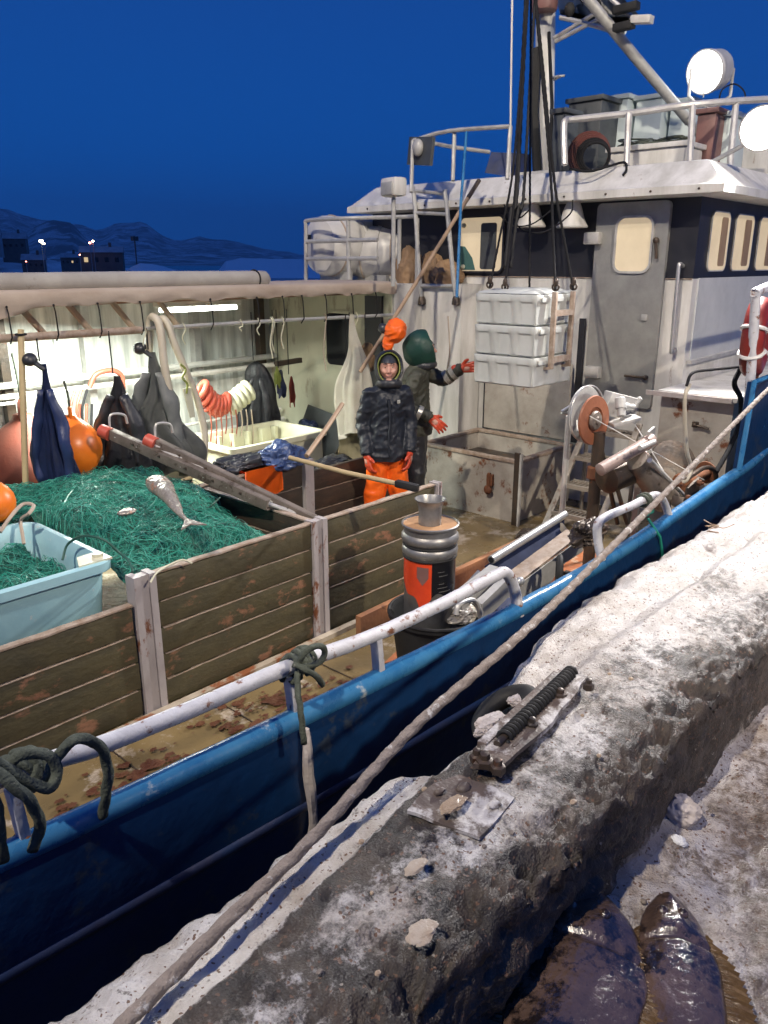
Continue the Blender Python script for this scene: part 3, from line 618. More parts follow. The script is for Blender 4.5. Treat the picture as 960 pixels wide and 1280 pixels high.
# port side wall of the shelter: stained corrugated panels between frames
M['panel'] = mat('streaked white panel', (.72, .74, .70), (.34, .36, .34), .5, scale=5, amt=.48, stretch=(2.2, 1, .16), bump=.3, bscale=12, c3=(.10, .11, .10), s3=4, t3=.64)
bm = B(); n = 900; zz = [0, .5, 1.0, 1.6, 2.25]; g = []
for i in range(n+1):
    u = -1+8*i/n; off = .007*math.sin(u*2*PI/.19)+.006*noise.noise(Vector((u*3, 0, 0)))
    g.append([bm.verts.new((u, 8.3+off, z_)) for z_ in zz])
for a, b in zip(g, g[1:]):
    for k in range(4): bm.faces.new((a[k], b[k], b[k+1], a[k+1]))
obj('corrugated_wall', bm, 'panel', BOAT, smooth=180)
for uu in (.6, 2.0, 3.3, 4.2, 5.6, 6.6):
    bm = B(); box2(bm, (uu, 8.17, 0), (uu+.09, 8.27, 2.24)); obj('wall_frame', bm, 'darkiron' if uu in (3.3, 6.6) else 'steel', BOAT, smooth=0)
bm = B(); box2(bm, (-1, 8.0, 0), (UB-.02, 8.16, .42)); box2(bm, (-1, 7.7, .40), (UB-.02, 8.16, .46)); obj('side_bench', bm, 'steel', BOAT, smooth=0)
# canopy: frame, roof canvas, hanging lip
CV = 6.05; bm = B(); g = []; N = 220
for i in range(N+1):
    u = -1+7.86*i/N
    sag = .010*math.sin(u*PI/.62)**2+.006*noise.noise(Vector((u*7, 0, 0)))
    zb = 2.235-.10*sstep(3.0, 2.2, u)
    pr_ = [(8.42, 2.31), (7.6, 2.36-sag), (6.8, 2.375-sag), (CV+.10, 2.365), (CV+.015, 2.355), (CV, 2.335), (CV-.004+.015*noise.noise(Vector((u*4, 1, 0))), (zb+2.34)/2), (CV-.002+.02*noise.noise(Vector((u*5, 2, 0))), zb+.03), (CV+.002, zb+sag*2+.016*noise.noise(Vector((u*6, 3, 0)))), (CV+.012, zb-.003+sag*2+.016*noise.noise(Vector((u*6, 3, 0)))), (CV+.03, 2.32), (6.8, 2.33-sag), (7.6, 2.315-sag), (8.42, 2.27)]
    g.append([bm.verts.new((u, v_, z_)) for v_, z_ in pr_])
for a, b in zip(g, g[1:]):
    for k in range(len(a)): bm.faces.new((a[k], b[k], b[(k+1) % len(a)], a[(k+1) % len(a)]))
bm.faces.new(g[0]); bm.faces.new(g[-1][::-1])
SH = thing('shelter_canopy', 'weathered canvas awning roofing the port side of the deck', 'awning', (3, 7.2, 2.3))
obj('canvas', bm, 'canvas', SH, smooth=60)
bm = B()
for uu in (2.3, 3.3, 4.3, 5.3, 6.3): bar(bm, (uu, CV+.2, 2.26), (uu, 8.25, 2.22), .05, .05)
tube(bm, [(-1, CV+.5, 2.24), (6.85, CV+.5, 2.24)], .025, 8); obj('roof_frame', bm, 'rust', SH)
for uu in (2.75, 3.15, 3.55, 4.0):
    bm = B(); tube(bm, [(uu, CV+.35, 2.28), (uu+.22, CV+.35, 2.0)], .028, 8); obj('brace', bm, 'canvas', SH)
# rod under the awning with its hangers
RZ, RV = 2.035, 6.05; sp_ = on_v(175, 400, RV).x
bm = B(); tube(bm, [(-.5, RV, RZ), (sp_, RV, RZ-.01)], .032, 10); obj('wooden_rod', jitter(bm, .004, 4), 'edge', SH)
bm = B(); tube(bm, [(sp_-.05, RV, RZ-.005), (5.2, RV, RZ-.01), (6.85, RV, RZ-.03)], .018, 8); obj('steel_rod', bm, 'steel', SH)
for x_ in (7, 66, 121, 174, 262, 320, 352, 376, 405, 438, 468):
    a = on_v(x_, 385, RV); bm = B(); tube(bm, [(a.x, RV-.02, 2.25), (a.x, RV-.035, 2.20), (a.x, RV-.045, RZ), (a.x, RV, RZ-.05)], .006, 6); sphere(bm, (a.x, RV-.02, 2.25), .010, 8); obj('cord_hanger', bm, 'cable', SH)
# white twine ends hanging off the rod
for x_, L_ in ((178, .2), (213, .1), (228, .16), (322, .13), (338, .36), (340, .30), (352, .28), (405, .55), (445, .2), (300, .08)):
    a = on_v(x_, 398, RV-.02); bm = B()
    tube(bm, smoothpts([(a.x, a.y, RZ+.03), (a.x+.01, a.y-.02, RZ-.03), (a.x-.015, a.y, RZ-L_*.6), (a.x+.012, a.y, RZ-L_)], 4), .006, 5); obj('twine_end', bm, 'cream' if x_ != 405 else 'canvas', SH)
# awning roller on top
ra = on_v(334, 350, 6.25); bm = B(); lathe(bm, (ra.x-6, 6.25, ra.z+.01), [(.07, 0), (.078, .4), (.072, 1.3), (.08, 2.5), (.076, 3.6), (.08, 4.6), (.076, 5.4), (.079, 5.9), (.072, 5.97), (.05, 6)], 20, (1, 0, 0)); jitter(bm, .008, 3)
o = obj('rolled_awning', bm, 'roller', None, origin=(ra.x-3, 6.25, ra.z)); tagp(o, 'long rolled up grey white awning lying on top of the canopy', 'rolled awning')
bm = B(); torus(bm, (ra.x-.16, 6.25, ra.z+.01), .084, .008, (1, .1, 0)); k = obj('tie_cord', bm, 'cable', o)
# fluorescent tube light under the awning
a, b = on_v(203, 391, 6.9), on_v(292, 386, 6.9); LZ = (a.z+b.z)/2
t = thing('tube_light', 'bright fluorescent tube fitting glowing under the awning', 'lamp', ((a.x+b.x)/2, 6.9, LZ))
bm = B(); box2(bm, (a.x-.05, 6.82, LZ+.05), (b.x+.05, 6.98, LZ+.10), bev=.01); obj('housing', bm, 'white', t)
for dv in (-.04, .04):
    bm = B(); tube(bm, [(a.x, 6.9+dv, LZ+.02), (b.x, 6.9+dv, LZ+.02)], .022, 10); obj('tube', bm, 'tubeglow', t)
# pipes along the port wall
for z_, v_, r_ in ((1.27, 8.05, .03), (1.37, 8.12, .035), (1.2, 8.0, .018), (.55, 8.0, .03), (.68, 8.05, .02)):
    bm = B(); tube(bm, [(-.5, v_, z_), (6.8 if z_ != 1.2 else 3.4, v_, z_+.03)], r_, 8); obj('wall_pipe', bm, 'white', BOAT)
def at_d(x, y, d): return CAM+ray(x, y)*d
# ------------------------------------------------------------------ rails on the gunwale
def foot_z(u):
    for p, q in zip(gws, gws[1:]):
        if p.x <= u <= q.x: t_ = (u-p.x)/(q.x-p.x); return p.lerp(q, t_)
RL = thing('gunwale_rail', 'chipped white tube rail with rusty posts along the near gunwale', 'rail', (1.6, 2.1, .8))
def rp_(x, y, dv=.05): 
    p = on_v(x, y, 2.1)
    for _ in range(4): q = foot_z(p.x); p = on_v(x, y, q.y+dv)
    return p
pts = [rp_(-400, 1150), rp_(-100, 1010), rp_(60, 952), rp_(130, 930), rp_(250, 882), rp_(350, 838), rp_(470, 793), rp_(560, 751), rp_(615, 722)]
e1 = rp_(648, 770, .02); c1 = rp_(632, 716); c2 = rp_(643, 738)
bm = B(); tube(bm, smoothpts(pts+[c1, c2, e1], 6), .031, 12); obj('top_tube', jitter(bm, .003, 8), 'rail', RL)
for x1_, y1_, x2_, y2_ in ((470, 797, 484, 852), (362, 845, 376, 912), (14, 985, 26, 1062), (-300, 1110, -290, 1200)):
    a = rp_(x1_, y1_); b = foot_z(a.x); b = V(b.x+.01, b.y+.04, b.z+.02)
    bm = B(); bar(bm, a, b, .05, .035, (1, 0, 0), bev=.008); obj('post', jitter(bm, .002, 9), 'rail', RL)
    bm = B(); sphere(bm, b, (.05, .045, .03), 10); obj('weld_foot', jitter(bm, .008, 30), 'rust', RL)
R2 = thing('gunwale_rail', 'short bent white tube rail farther forward by the line hauler', 'rail', (4.6, 2.1, .85))
fa, fb = rp_(752, 700, .02), rp_(838, 652, .02)
bm = B(); tube(bm, smoothpts([fa, rp_(747, 672), rp_(748, 655), rp_(760, 645), rp_(790, 632), rp_(815, 620), rp_(826, 622), rp_(833, 635), fb], 5), .027, 12); obj('top_tube', jitter(bm, .003, 8), 'rail', R2)
bm = B(); p = rp_(804, 626); torus(bm, p, .04, .012, (1, 0, .3)); torus(bm, p+V(.03, 0, 0), .04, .012, (1, 0, -.2)); obj('rope_turns', bm, 'greenrope', R2)
# raised blue bow bulwark and the white frame with lifebuoy
pz = on_v(943, 478, 2.05)
bm = B(); up = [p for p in gws if p.x > 6.6]; prism(bm, [(6.56, 2.055, .93), (6.63, 2.055, pz.z)]+[(p.x, 2.055, pz.z+.02*(p.x-6.6)) for p in up if p.x < 9]+[(p.x, 2.055, p.z) for p in reversed(up) if p.x < 9], (0, .05, 0)); obj('bow_bulwark', bm, 'hull', BOAT, smooth=0)
bm = B(); tube(bm, [(6.55, 2.05, .95), (6.62, 2.05, pz.z), (9, 2.05, pz.z+.06)], .022, 8); obj('bulwark_rail', bm, 'cap', BOAT)
LF = thing('rail_frame', 'white tube frame with rusty side standing on the blue bow bulwark', 'rail', (6.5, 2.1, 1.0))
a, b, c = on_v(936, 500, 2.12), on_v(946, 364, 2.12), on_v(985, 352, 2.12)
bm = B(); tube(bm, smoothpts([a+V(0, 0, -.5), a, a.lerp(b, .5), b+V(0, 0, -.06), b+V(.03, 0, 0), c, c+V(1.2, 0, .02)], 5), .038, 12); obj('tube', bm, 'rail', LF)
bm = B(); d_ = on_v(954, 400, 2.16); box2(bm, (d_.x-.02, 2.14, a.z+.1), (d_.x+.03, 2.17, b.z-.08)); obj('rusty_upright', jitter(bm, .004, 10), 'rust', LF)
LB = thing('lifebuoy', 'red lifebuoy hung on the white tube frame at the right edge', 'lifebuoy', (6.95, 2.2, 1.95))
bm = B(); torus(bm, (6.97, 2.19, 1.97), .24, .09, (.2, -1, 0), 32, 12); obj('ring', bm, 'lifering', LB)
for a_ in (40, 160, 205, 320):
    q = math.radians(a_); bm = B(); torus(bm, (6.97+.24*math.cos(q), 2.19+.05*math.cos(q), 1.97+.24*math.sin(q)), .094, .016, (-math.sin(q), 0, math.cos(q)), 20, 6); obj('white_band', bm, 'white', LB)

# ------------------------------------------------------------------ wooden pens on deck
def plank_panel(parent, a, b, z0, z1, n, m_, th=.045, seed=0):
    """n horizontal boards between two deck points"""
    bm = B(); a, b = Vector(a), Vector(b); h = (z1-z0)/n
    for i in range(n):
        rr = random.uniform(-.003, .003)
        bar(bm, a+V(rr, rr, z0+h*(i+.5)), b+V(rr, -rr, z0+h*(i+.5)), th+random.uniform(-.004, .004), h-.009, (0, 0, 1), bev=.006)
    bmesh.ops.subdivide_edges(bm, edges=[e_ for e_ in bm.edges if e_.calc_length() > .5], cuts=12)
    jitter(bm, .0035, 3, seed); pn_ = obj('board_panel', bm, m_, parent)
    for i in range(1, n):
        bm = B(); rr = random.uniform(.15, .9); bar(bm, a+V(.02, -.001, z0+h*i-.005), a.lerp(b, 1)+V(-.02, -.001, z0+h*i-.005), th+.003, .0045, (0, 0, 1)); bmesh.ops.subdivide_edges(bm, edges=[e_ for e_ in bm.edges if e_.calc_length() > .5], cuts=30); jitter(bm, .003, 6, seed+i); obj('painted_edge_light', bm, 'edge', parent)  # pale strips paint in the light caught along the plank edges
    return pn_
PV = 3.80; ux = lambda x, y: on_v(x, y, 3.77).x
u1a, u1b = ux(172, 790), ux(201, 800); u2a, u2b = ux(391, 700), ux(409, 710); u3 = ux(545, 605)
PF = thing('deck_pen', 'olive painted plank pen wall running along the starboard side deck', 'pen', (2.5, PV, 0))
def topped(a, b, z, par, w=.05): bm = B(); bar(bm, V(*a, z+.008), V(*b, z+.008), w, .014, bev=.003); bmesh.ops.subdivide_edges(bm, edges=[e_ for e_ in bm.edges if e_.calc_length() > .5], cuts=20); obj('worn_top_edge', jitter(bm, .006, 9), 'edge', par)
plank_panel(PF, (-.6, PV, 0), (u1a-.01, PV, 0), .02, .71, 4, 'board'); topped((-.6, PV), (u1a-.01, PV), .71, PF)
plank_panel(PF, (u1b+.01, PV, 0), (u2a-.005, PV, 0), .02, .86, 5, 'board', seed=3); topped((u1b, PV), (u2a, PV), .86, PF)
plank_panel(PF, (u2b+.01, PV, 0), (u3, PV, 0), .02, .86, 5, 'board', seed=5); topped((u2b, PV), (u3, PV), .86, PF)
for a, b in ((u1a, u1b), (u2a, u2b), (u3+.005, u3+.06)):
    bm = B(); w_ = b-a
    box2(bm, (a, PV-.045, 0), (a+w_*.30, PV+.045, .885)); box2(bm, (a+w_*.30, PV-.028, 0), (a+w_*.70, PV+.03, .88)); box2(bm, (a+w_*.70, PV-.045, 0), (b, PV+.045, .885)); obj('post', jitter(bm, .002, 7), 'post', PF, smooth=0)
bm = B(); box2(bm, (-.6, 3.70, .0), (5.0, 3.752, .035)); obj('base_angle', jitter(bm, .003, 5), 'deckwhite', PF, smooth=0)
P2 = thing('deck_pen', 'dark plank pen wall on the far side between the net heap and the two fishermen', 'pen', (4.5, 5.1, 0))
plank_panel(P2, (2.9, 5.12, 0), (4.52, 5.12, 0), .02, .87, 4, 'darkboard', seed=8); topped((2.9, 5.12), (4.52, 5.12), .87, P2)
plank_panel(P2, (4.64, 5.12, 0), (5.9, 5.12, 0), .02, .78, 4, 'darkboard', seed=9)
bm = B(); box2(bm, (4.53, 5.06, 0), (4.63, 5.18, .90)); obj('post', bm, 'post', P2, smooth=0)
P3 = thing('deck_pen', 'cross plank wall closing the pen behind the lilac post, buried in green net', 'pen', (3.45, 4.5, 0))
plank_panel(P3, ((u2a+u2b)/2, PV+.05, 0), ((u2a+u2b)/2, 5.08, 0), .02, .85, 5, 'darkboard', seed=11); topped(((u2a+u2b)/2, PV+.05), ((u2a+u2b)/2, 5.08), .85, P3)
P4 = thing('low_board', 'low orange brown deck board running forward past the paint pails', 'board', (4.8, 3.5, 0))
a, b = on_z(575, 720, .2), on_z(652, 655, .2); 
bm = B(); bar(bm, V(3.6, 3.52, .1), V(6.4, 3.60, .1), .05, .20, bev=.006); obj('board', jitter(bm, .004, 4), mat('orange brown board', (.36, .17, .08), (.24, .11, .06), .5, scale=5, c3=(.12, .06, .04), bump=.4), P4)
# ------------------------------------------------------------------ turquoise tub
TB = thing('fish_tub', 'large turquoise plastic tub full of green net at the left edge', 'tub', (1.3, 4.47, .1))
def tub_mesh(u0, u1, v0, v1, zt, zb, tap, th, r_=.12):
    bm = B(); cx, cy = (u0+u1)/2, (v0+v1)/2; w, h = u1-u0, v1-v0; rings = []
    for (o_, z_, rr) in ((-tap-.02, zb, r_), (-tap, zb+.03, r_), (-tap*.5, (zt+zb)/2, r_), (-.035, zt-.06, r_), (0, zt-.05, r_), (0, zt, r_), (-.012, zt+.006, r_), (-th+.01, zt+.006, r_*.8), (-th, zt-.01, r_*.8), (-th-.02, zt-.10, r_*.8), (-th-tap, zb+.08, r_*.7)):
        rings.append([bm.verts.new((cx+a, cy+b, z_)) for a, b in rpoly(w+2*o_, h+2*o_, rr, 5)])
    for a, b in zip(rings, rings[1:]):
        for k in range(len(a)): bm.faces.new((a[k], a[(k+1) % len(a)], b[(k+1) % len(a)], b[k]))
    bm.faces.new(rings[0][::-1]); bm.faces.new(rings[-1]); return bm
obj('shell', tub_mesh(.25, 2.08, 3.93, 5.02, .95, .22, .12, .05), 'tub', TB)
bm = B(); c = V(1.98, 4.06, .953); prism(bm, [c+V(.08, -.10, 0), c+V(.08, .05, 0), c+V(-.06, .04, 0), c+V(-.12, -.10, 0)], (0, 0, .012)); lathe(bm, c+V(.03, -.03, 0), [(.03, 0), (.03, .03)], 12); obj('corner_lug', bm, 'cream', TB)
# ------------------------------------------------------------------ nets
def net_heap(name, label, c, ru, rv, base, top, seed, nstr, hfn):
    t = thing(name, label, 'fishing net', (c[0], c[1], base))
    bm = B(); n = 130; m_ = 130; g = []
    for i in range(n+1):
        line = []
        for j in range(m_+1):
            u = c[0]+ru*(i/n*2-1); v = c[1]+rv*(j/m_*2-1); line.append(bm.verts.new((u, v, hfn(u, v))))
        g.append(line)
    for a, b in zip(g, g[1:]):
        for k in range(m_): bm.faces.new((a[k], b[k], b[k+1], a[k+1]))
    obj('net_mass', bm, 'net', t, smooth=180)
    rnd = random.Random(seed)
    for layer in range(4):
        bm = B(); ang = rnd.uniform(0, PI); cell = .045+.012*layer; ext = 1.5*max(ru, rv); nl = int(2*ext/cell)
        for fam in (0, 1):
            for i in range(nl):
                o_ = -ext+cell*i; pts = []
                for k in range(91):
                    s_ = -ext+2*ext*k/90; a_, b_ = (s_, o_) if fam == 0 else (o_, s_)
                    x_ = a_*math.cos(ang)-b_*math.sin(ang); y_ = a_*math.sin(ang)+b_*math.cos(ang)
                    w1 = noise.noise_vector(Vector((x_*2.6, y_*2.6, seed+layer*3)))*.26+noise.noise_vector(Vector((x_*7, y_*7, seed+layer*5)))*.085
                    u, v = c[0]+x_+w1.x, c[1]+y_+w1.y
                    if abs(u-c[0]) < ru*.99 and abs(v-c[1]) < rv*.99: pts.append((u, v, hfn(u, v)+.006+.010*layer+.035*max(0, w1.z*3)))
                    else:
                        if len(pts) > 2: tube(bm, pts, .0016, 3, False)
                        pts = []
                if len(pts) > 2: tube(bm, pts, .0016, 3, False)
        obj('net_sheet', bm, 'strand' if layer % 2 == 0 else 'palestrand', t, smooth=180)
    for nm, cnt, mm, rr, size in (('mesh_strands', nstr, 'strand', .0022, .16), ('dark_strands', nstr//4, 'darktwine', .0026, .2)):
        bm = B()
        for _ in range(cnt):
            u = c[0]+ru*rnd.uniform(-.98, .98); v = c[1]+rv*rnd.uniform(-.98, .98); a = rnd.uniform(0, 2*PI); s_ = size*rnd.uniform(.4, 1.6); cu = rnd.uniform(-3, 3); lift = rnd.uniform(0, .06)
            pts = []
            for k in range(8):
                t_ = k/7; aa = a+cu*t_; u += math.cos(aa)*s_/7; v += math.sin(aa)*s_/7
                uu = min(max(u, c[0]-ru), c[0]+ru); vv = min(max(v, c[1]-rv), c[1]+rv)
                pts.append((uu, vv, hfn(uu, vv)+.004+lift*math.sin(PI*t_)))
            tube(bm, pts, rr, 3, False)
        obj(nm, bm, mm, t, smooth=180)
    return t
def heap1(u, v):
    h = .80+.20*math.exp(-(((u-2.55)/.95)**2+((v-5.1)/1.0)**2))+.04*math.exp(-(((u-1.9)/.5)**2+((v-5.5)/.5)**2))
    h -= .20*sstep(3.0, 3.42, u)*sstep(5.2, 4.3, v)
    h += .07*fbm(u, v, 1, 2.2, 4)+.022*(1-2*abs(fbm(u, v, 2, 9, 3)))
    h -= .35*max(0, (1-(v-3.85)/.25))*(1 if v < 4.1 else 0)*0.35
    e_ = min(u-2.08, 3.42-u); 
    if v < 5.04 and u < 2.16: h = min(h, .86)
    h -= .6*sstep(5.7, 6.2, v)+.6*sstep(2.0, 1.45, u)
    return h
NT = net_heap('net_heap', 'big heap of green fishing net filling the plank pen', (2.76, 4.46), .655, .62, .2, 1.1, 3, 500, heap1)
def heap1b(u, v): return heap1(u, v)
NT2 = net_heap('net_heap', 'green fishing net piled behind the turquoise tub below the navy coat', (2.42, 5.58), 1.02, .50, .2, 1.1, 4, 700, heap1b)
def heap2(u, v): return .80+.10*fbm(u, v, 5, 3, 3)+.03*(1-2*abs(fbm(u, v, 2, 11, 3)))-.08*max(0, u-1.7)
NT3 = net_heap('net_heap', 'dark green net lying inside the turquoise tub', (1.16, 4.47), .80, .42, .5, .8, 6, 300, heap2)
# long loose loops of net rope
def loop_on(label, pxs, z0, m_, r_, fn, lift=.03):
    pts = []
    for x, y in pxs:
        p = on_z(x, y, z0)
        for _ in range(3): p = on_z(x, y, fn(p.x, p.y)+lift)
        pts.append(p)
    t = thing('net_rope', label, 'rope', pts[0]); bm = B(); tube(bm, smoothpts(pts, 7), r_, 6); obj('cord', bm, m_, t)
loop_on('pale green cord making a wide loop on top of the net heap', [(80, 660), (78, 635), (95, 610), (130, 600), (175, 604), (196, 618), (180, 640), (140, 652), (100, 648)], 1.1, 'strand', .006, heap1)
loop_on('dark cord arching across the middle of the net heap', [(172, 668), (178, 648), (200, 635), (225, 632), (246, 638), (262, 634), (275, 622)], 1.1, 'darktwine', .006, heap1)
bm = B(); tube(bm, smoothpts([on_z(78, 700, .9), on_z(85, 680, .98), on_z(105, 670, 1.06), on_z(130, 675, 1.06), on_z(148, 690, .97), on_z(160, 700, .93), on_z(165, 716, .88), on_z(150, 722, .75)], 6), .008, 6)
t = thing('net_rope', 'green cord looping over the corner of the turquoise tub', 'rope', on_z(120, 690, .95)); obj('cord', bm, 'darktwine', t)
bm = B(); tube(bm, smoothpts([on_z(188, 728, .86), on_z(196, 716, .9), on_z(212, 706, .92), on_z(228, 700, .93), on_z(240, 704, .9)], 6), .006, 6)
t = thing('net_rope', 'pale cord curled over the pen wall above the first post', 'rope', on_z(212, 706, .9)); obj('cord', bm, 'cream', t)
# wet fish lying on the net (silver-brown)
a, b = on_z(196, 610, 1.16), on_z(232, 656, 1.08)
t = thing('dead_fish', 'silvery brown fish tangled on top of the net heap', 'fish', (a+b)/2)
bm = B(); d_ = (b-a).normalized(); P_ = [a+V(0, 0, .03)-d_*.07, a+V(0, 0, .04), a.lerp(b, .2)+V(0, 0, .05), a.lerp(b, .45)+V(0, 0, .05), a.lerp(b, .7)+V(0, 0, .04), a.lerp(b, .92)+V(0, 0, .035), b+V(0, 0, .03)+d_*.06]
tube(bm, smoothpts(P_, 3), [.02, .045, .062, .072, .078, .078, .075, .07, .062, .055, .047, .04, .033, .028, .022, .018, .016, .015, .014][:len(smoothpts(P_, 3))], 14, flat=.7); obj('body', jitter(bm, .008, 14), 'foil', t)
bm = B(); n_ = V(-d_.y, d_.x, 0); q = b+V(0, 0, .04)+d_*.04; prism(bm, [q-d_*.03, q+d_*.10+n_*.085, q+d_*.06, q+d_*.11-n_*.07], (0, 0, .008)); obj('tail_fin', bm, 'foil', t)
bm = B(); q = on_z(158, 640, 1.12); sphere(bm, q, (.06, .04, .02), 10); t = obj('fish_scrap', jitter(bm, .012, 20), 'foil', None, origin=q); tagp(t, 'small pale fish scrap caught in the net heap', 'fish')

# ------------------------------------------------------------------ aluminium ladder sloping into the pen
LDT = thing('ladder', 'dirty aluminium ladder with orange end caps sloping down into the pen', 'ladder', (3.2, 4.6, 1.0))
la = [(on_u(133, 541, 2.95), on_u(330, 630, 3.40)), (on_u(190, 553, 3.12), on_u(388, 650, 3.60))]
la[0] = (la[0][0], la[0][1]); ldn = []
for a, b in la:
    b = b+(b-a)*.02
    bm = B(); bar(bm, a, b, .028, .075, bev=.004); bar(bm, a+V(.02, .0, .035), b+V(.02, 0, .035), .05, .008); bar(bm, a+V(.02, 0, -.035), b+V(.02, 0, -.035), .05, .008)
    obj('side_rail', bm, 'oldalu', LDT); ldn.append((a, b))
    bm = B(); d_ = (b-a).normalized(); tube(bm, [a-d_*.05, a+d_*.035], .052, 12); obj('end_cap', bm, 'redbuoy', LDT)
    for k in range(1, 6):
        bm = B(); q = a.lerp(b, k/6); tube(bm, [q+V(0, -.035, 0), q+V(0, .0, 0)], .012, 8); obj('rivet', bm, 'darkiron', LDT)
for k in range(7):
    f_ = .06+.14*k; bm = B(); tube(bm, [ldn[0][0].lerp(ldn[0][1], f_), ldn[1][0].lerp(ldn[1][1], f_)], .016, 8); obj('rung', bm, 'alu', LDT)
for a, b in ldn:
    bm = B(); tube(bm, smoothpts([a+V(.03, 0, .03), a+V(.05, 0, .13), a+V(.15, -.02, .12), a+V(.17, -.02, .05)], 4), .010, 6); obj('hook', bm, 'alu', LDT)
# white fish tub beyond the far pen wall
T2 = thing('fish_tub', 'cream plastic fish tub with ribbed inside standing behind the dark pen wall', 'tub', (5.05, 6.4, .2))
obj('shell', tub_mesh(4.45, 5.72, 6.0, 6.85, .86, .2, .06, .05, .06), 'cream', T2)
for k in range(6):
    bm = B(); uu = 4.62+.19*k; box2(bm, (uu, 6.70, .35), (uu+.035, 6.78, .83)); obj('inner_rib', bm, 'cream', T2, smooth=0)
# cloths and bags
def crumple(name, label, cat, c, r_, m_, seed, amp=.35, flat=.6):
    bm = B(); bmesh.ops.create_icosphere(bm, subdivisions=5, radius=1)
    for v in bm.verts:
        d = v.co.normalized(); k = 1+amp*noise.noise(d*1.7+Vector((seed, 0, 0)))+amp*.45*(1-2*abs(noise.noise(d*4+Vector((0, seed, 0)))))+amp*.2*(1-2*abs(noise.noise(d*9+Vector((0, seed, 3)))))
        v.co = Vector((d.x*k*r_[0], d.y*k*r_[1], max(d.z*k, -.5)*r_[2]))+Vector(c)
    o = obj(name, bm, m_, None, origin=c, smooth=70); return tagp(o, label, cat)
crumple('plastic_bag', 'shiny blue plastic bag slumped on the dark pen wall', 'bag', on_v(352, 574, 5.2), (.22, .14, .13), 'tarpblue', 1)
crumple('black_bag', 'black wet bundle lying left of the blue plastic bag', 'bundle', on_v(300, 584, 5.3), (.30, .12, .10), 'blackcloth', 2)
crumple('black_bundle', 'small black bundle on the right end of the dark pen wall', 'bundle', on_v(415, 580, 5.4), (.20, .12, .07), 'blackcloth', 6)
crumple('silver_bundle', 'crumpled silvery plastic behind the net heap beside the orange buoy', 'bundle', on_v(112, 588, 6.3), (.12, .10, .16), 'foil', 3)
# orange cloth hung over the pen wall
def drape(name, label, cat, u0, u1, v0, zt, drop, m_, seed, back=.12):
    bm = B(); g = []; n = 24; m2 = 26
    for i in range(n+1):
        u = u0+(u1-u0)*i/n; line = []
        for j in range(m2+1):
            s = j/m2*(drop+back)-back; e_ = .035
            if s < 0: p = V(u, v0+e_+.02, zt+s+.02)
            else: p = V(u+.03*s*noise.noise(Vector((i*.2, s*4, seed))), v0-e_-.015*noise.noise(Vector((u*9, s*3, seed)))-.02*abs(math.sin(u*22))*s*2, zt-s+.02)
            if abs(s) < .03: p.z = zt+.03; p.y = v0-s*1.3
            if s > drop*.9: p.z += .03*noise.noise(Vector((u*12, 0, seed)))
            line.append(bm.verts.new(p))
        g.append(line)
    for a, b in zip(g, g[1:]):
        for k in range(m2): bm.faces.new((a[k], b[k], b[k+1], a[k+1]))
    bmesh.ops.solidify(bm, geom=bm.faces[:], thickness=.008)
    return tagp(obj(name, bm, m_, None, origin=((u0+u1)/2, v0, zt), smooth=80), label, cat)
a, b = on_v(303, 592, 5.12), on_v(349, 585, 5.12)
drape('orange_cloth', 'orange oilskin cloth draped over the dark pen wall', 'cloth', a.x, b.x, 5.12, .885, .23, 'orange', 2)
# grey box, hose coil and clutter against the bulkhead
c = on_u(403, 540, 6.5); t = thing('grey_crate', 'grey slanted lid box leaning against the cream bulkhead', 'box', c)
bm = B(); box(bm, c, (.06, .75, .5), Matrix.Rotation(.35, 3, 'Y') @ Matrix.Rotation(.15, 3, 'X'), .01); obj('lid', bm, 'greybox', t)
bm = B(); box(bm, c+V(.15, 0, -.35), (.3, .7, .5), bev=.01); obj('body', bm, 'greybox', t)
for q, (x_, y_) in enumerate(((360, 545), (374, 545))):
    c = on_u(x_, y_, 6.2); bm = B(); lathe(bm, c, [(.10, 0), (.13, .01), (.13, .16), (.09, .17), (.06, .02)], 18, (-.8, -.4, .3)); o = obj('cable_reel', bm, 'cream', None, origin=c); tagp(o, ('left', 'right')[q]+' one of two cream reels below the cream bulkhead', 'reel')
crumple('rag_bundle', 'blue rag bundle beside the reels below the bulkhead', 'bundle', on_u(385, 538, 6.3), (.1, .14, .12), 'navy', 9)
crumple('gear_pile', 'dark pile of gear on the floor under the black coat', 'bundle', on_u(340, 560, 6.0), (.3, .4, .25), 'blackcloth', 12)
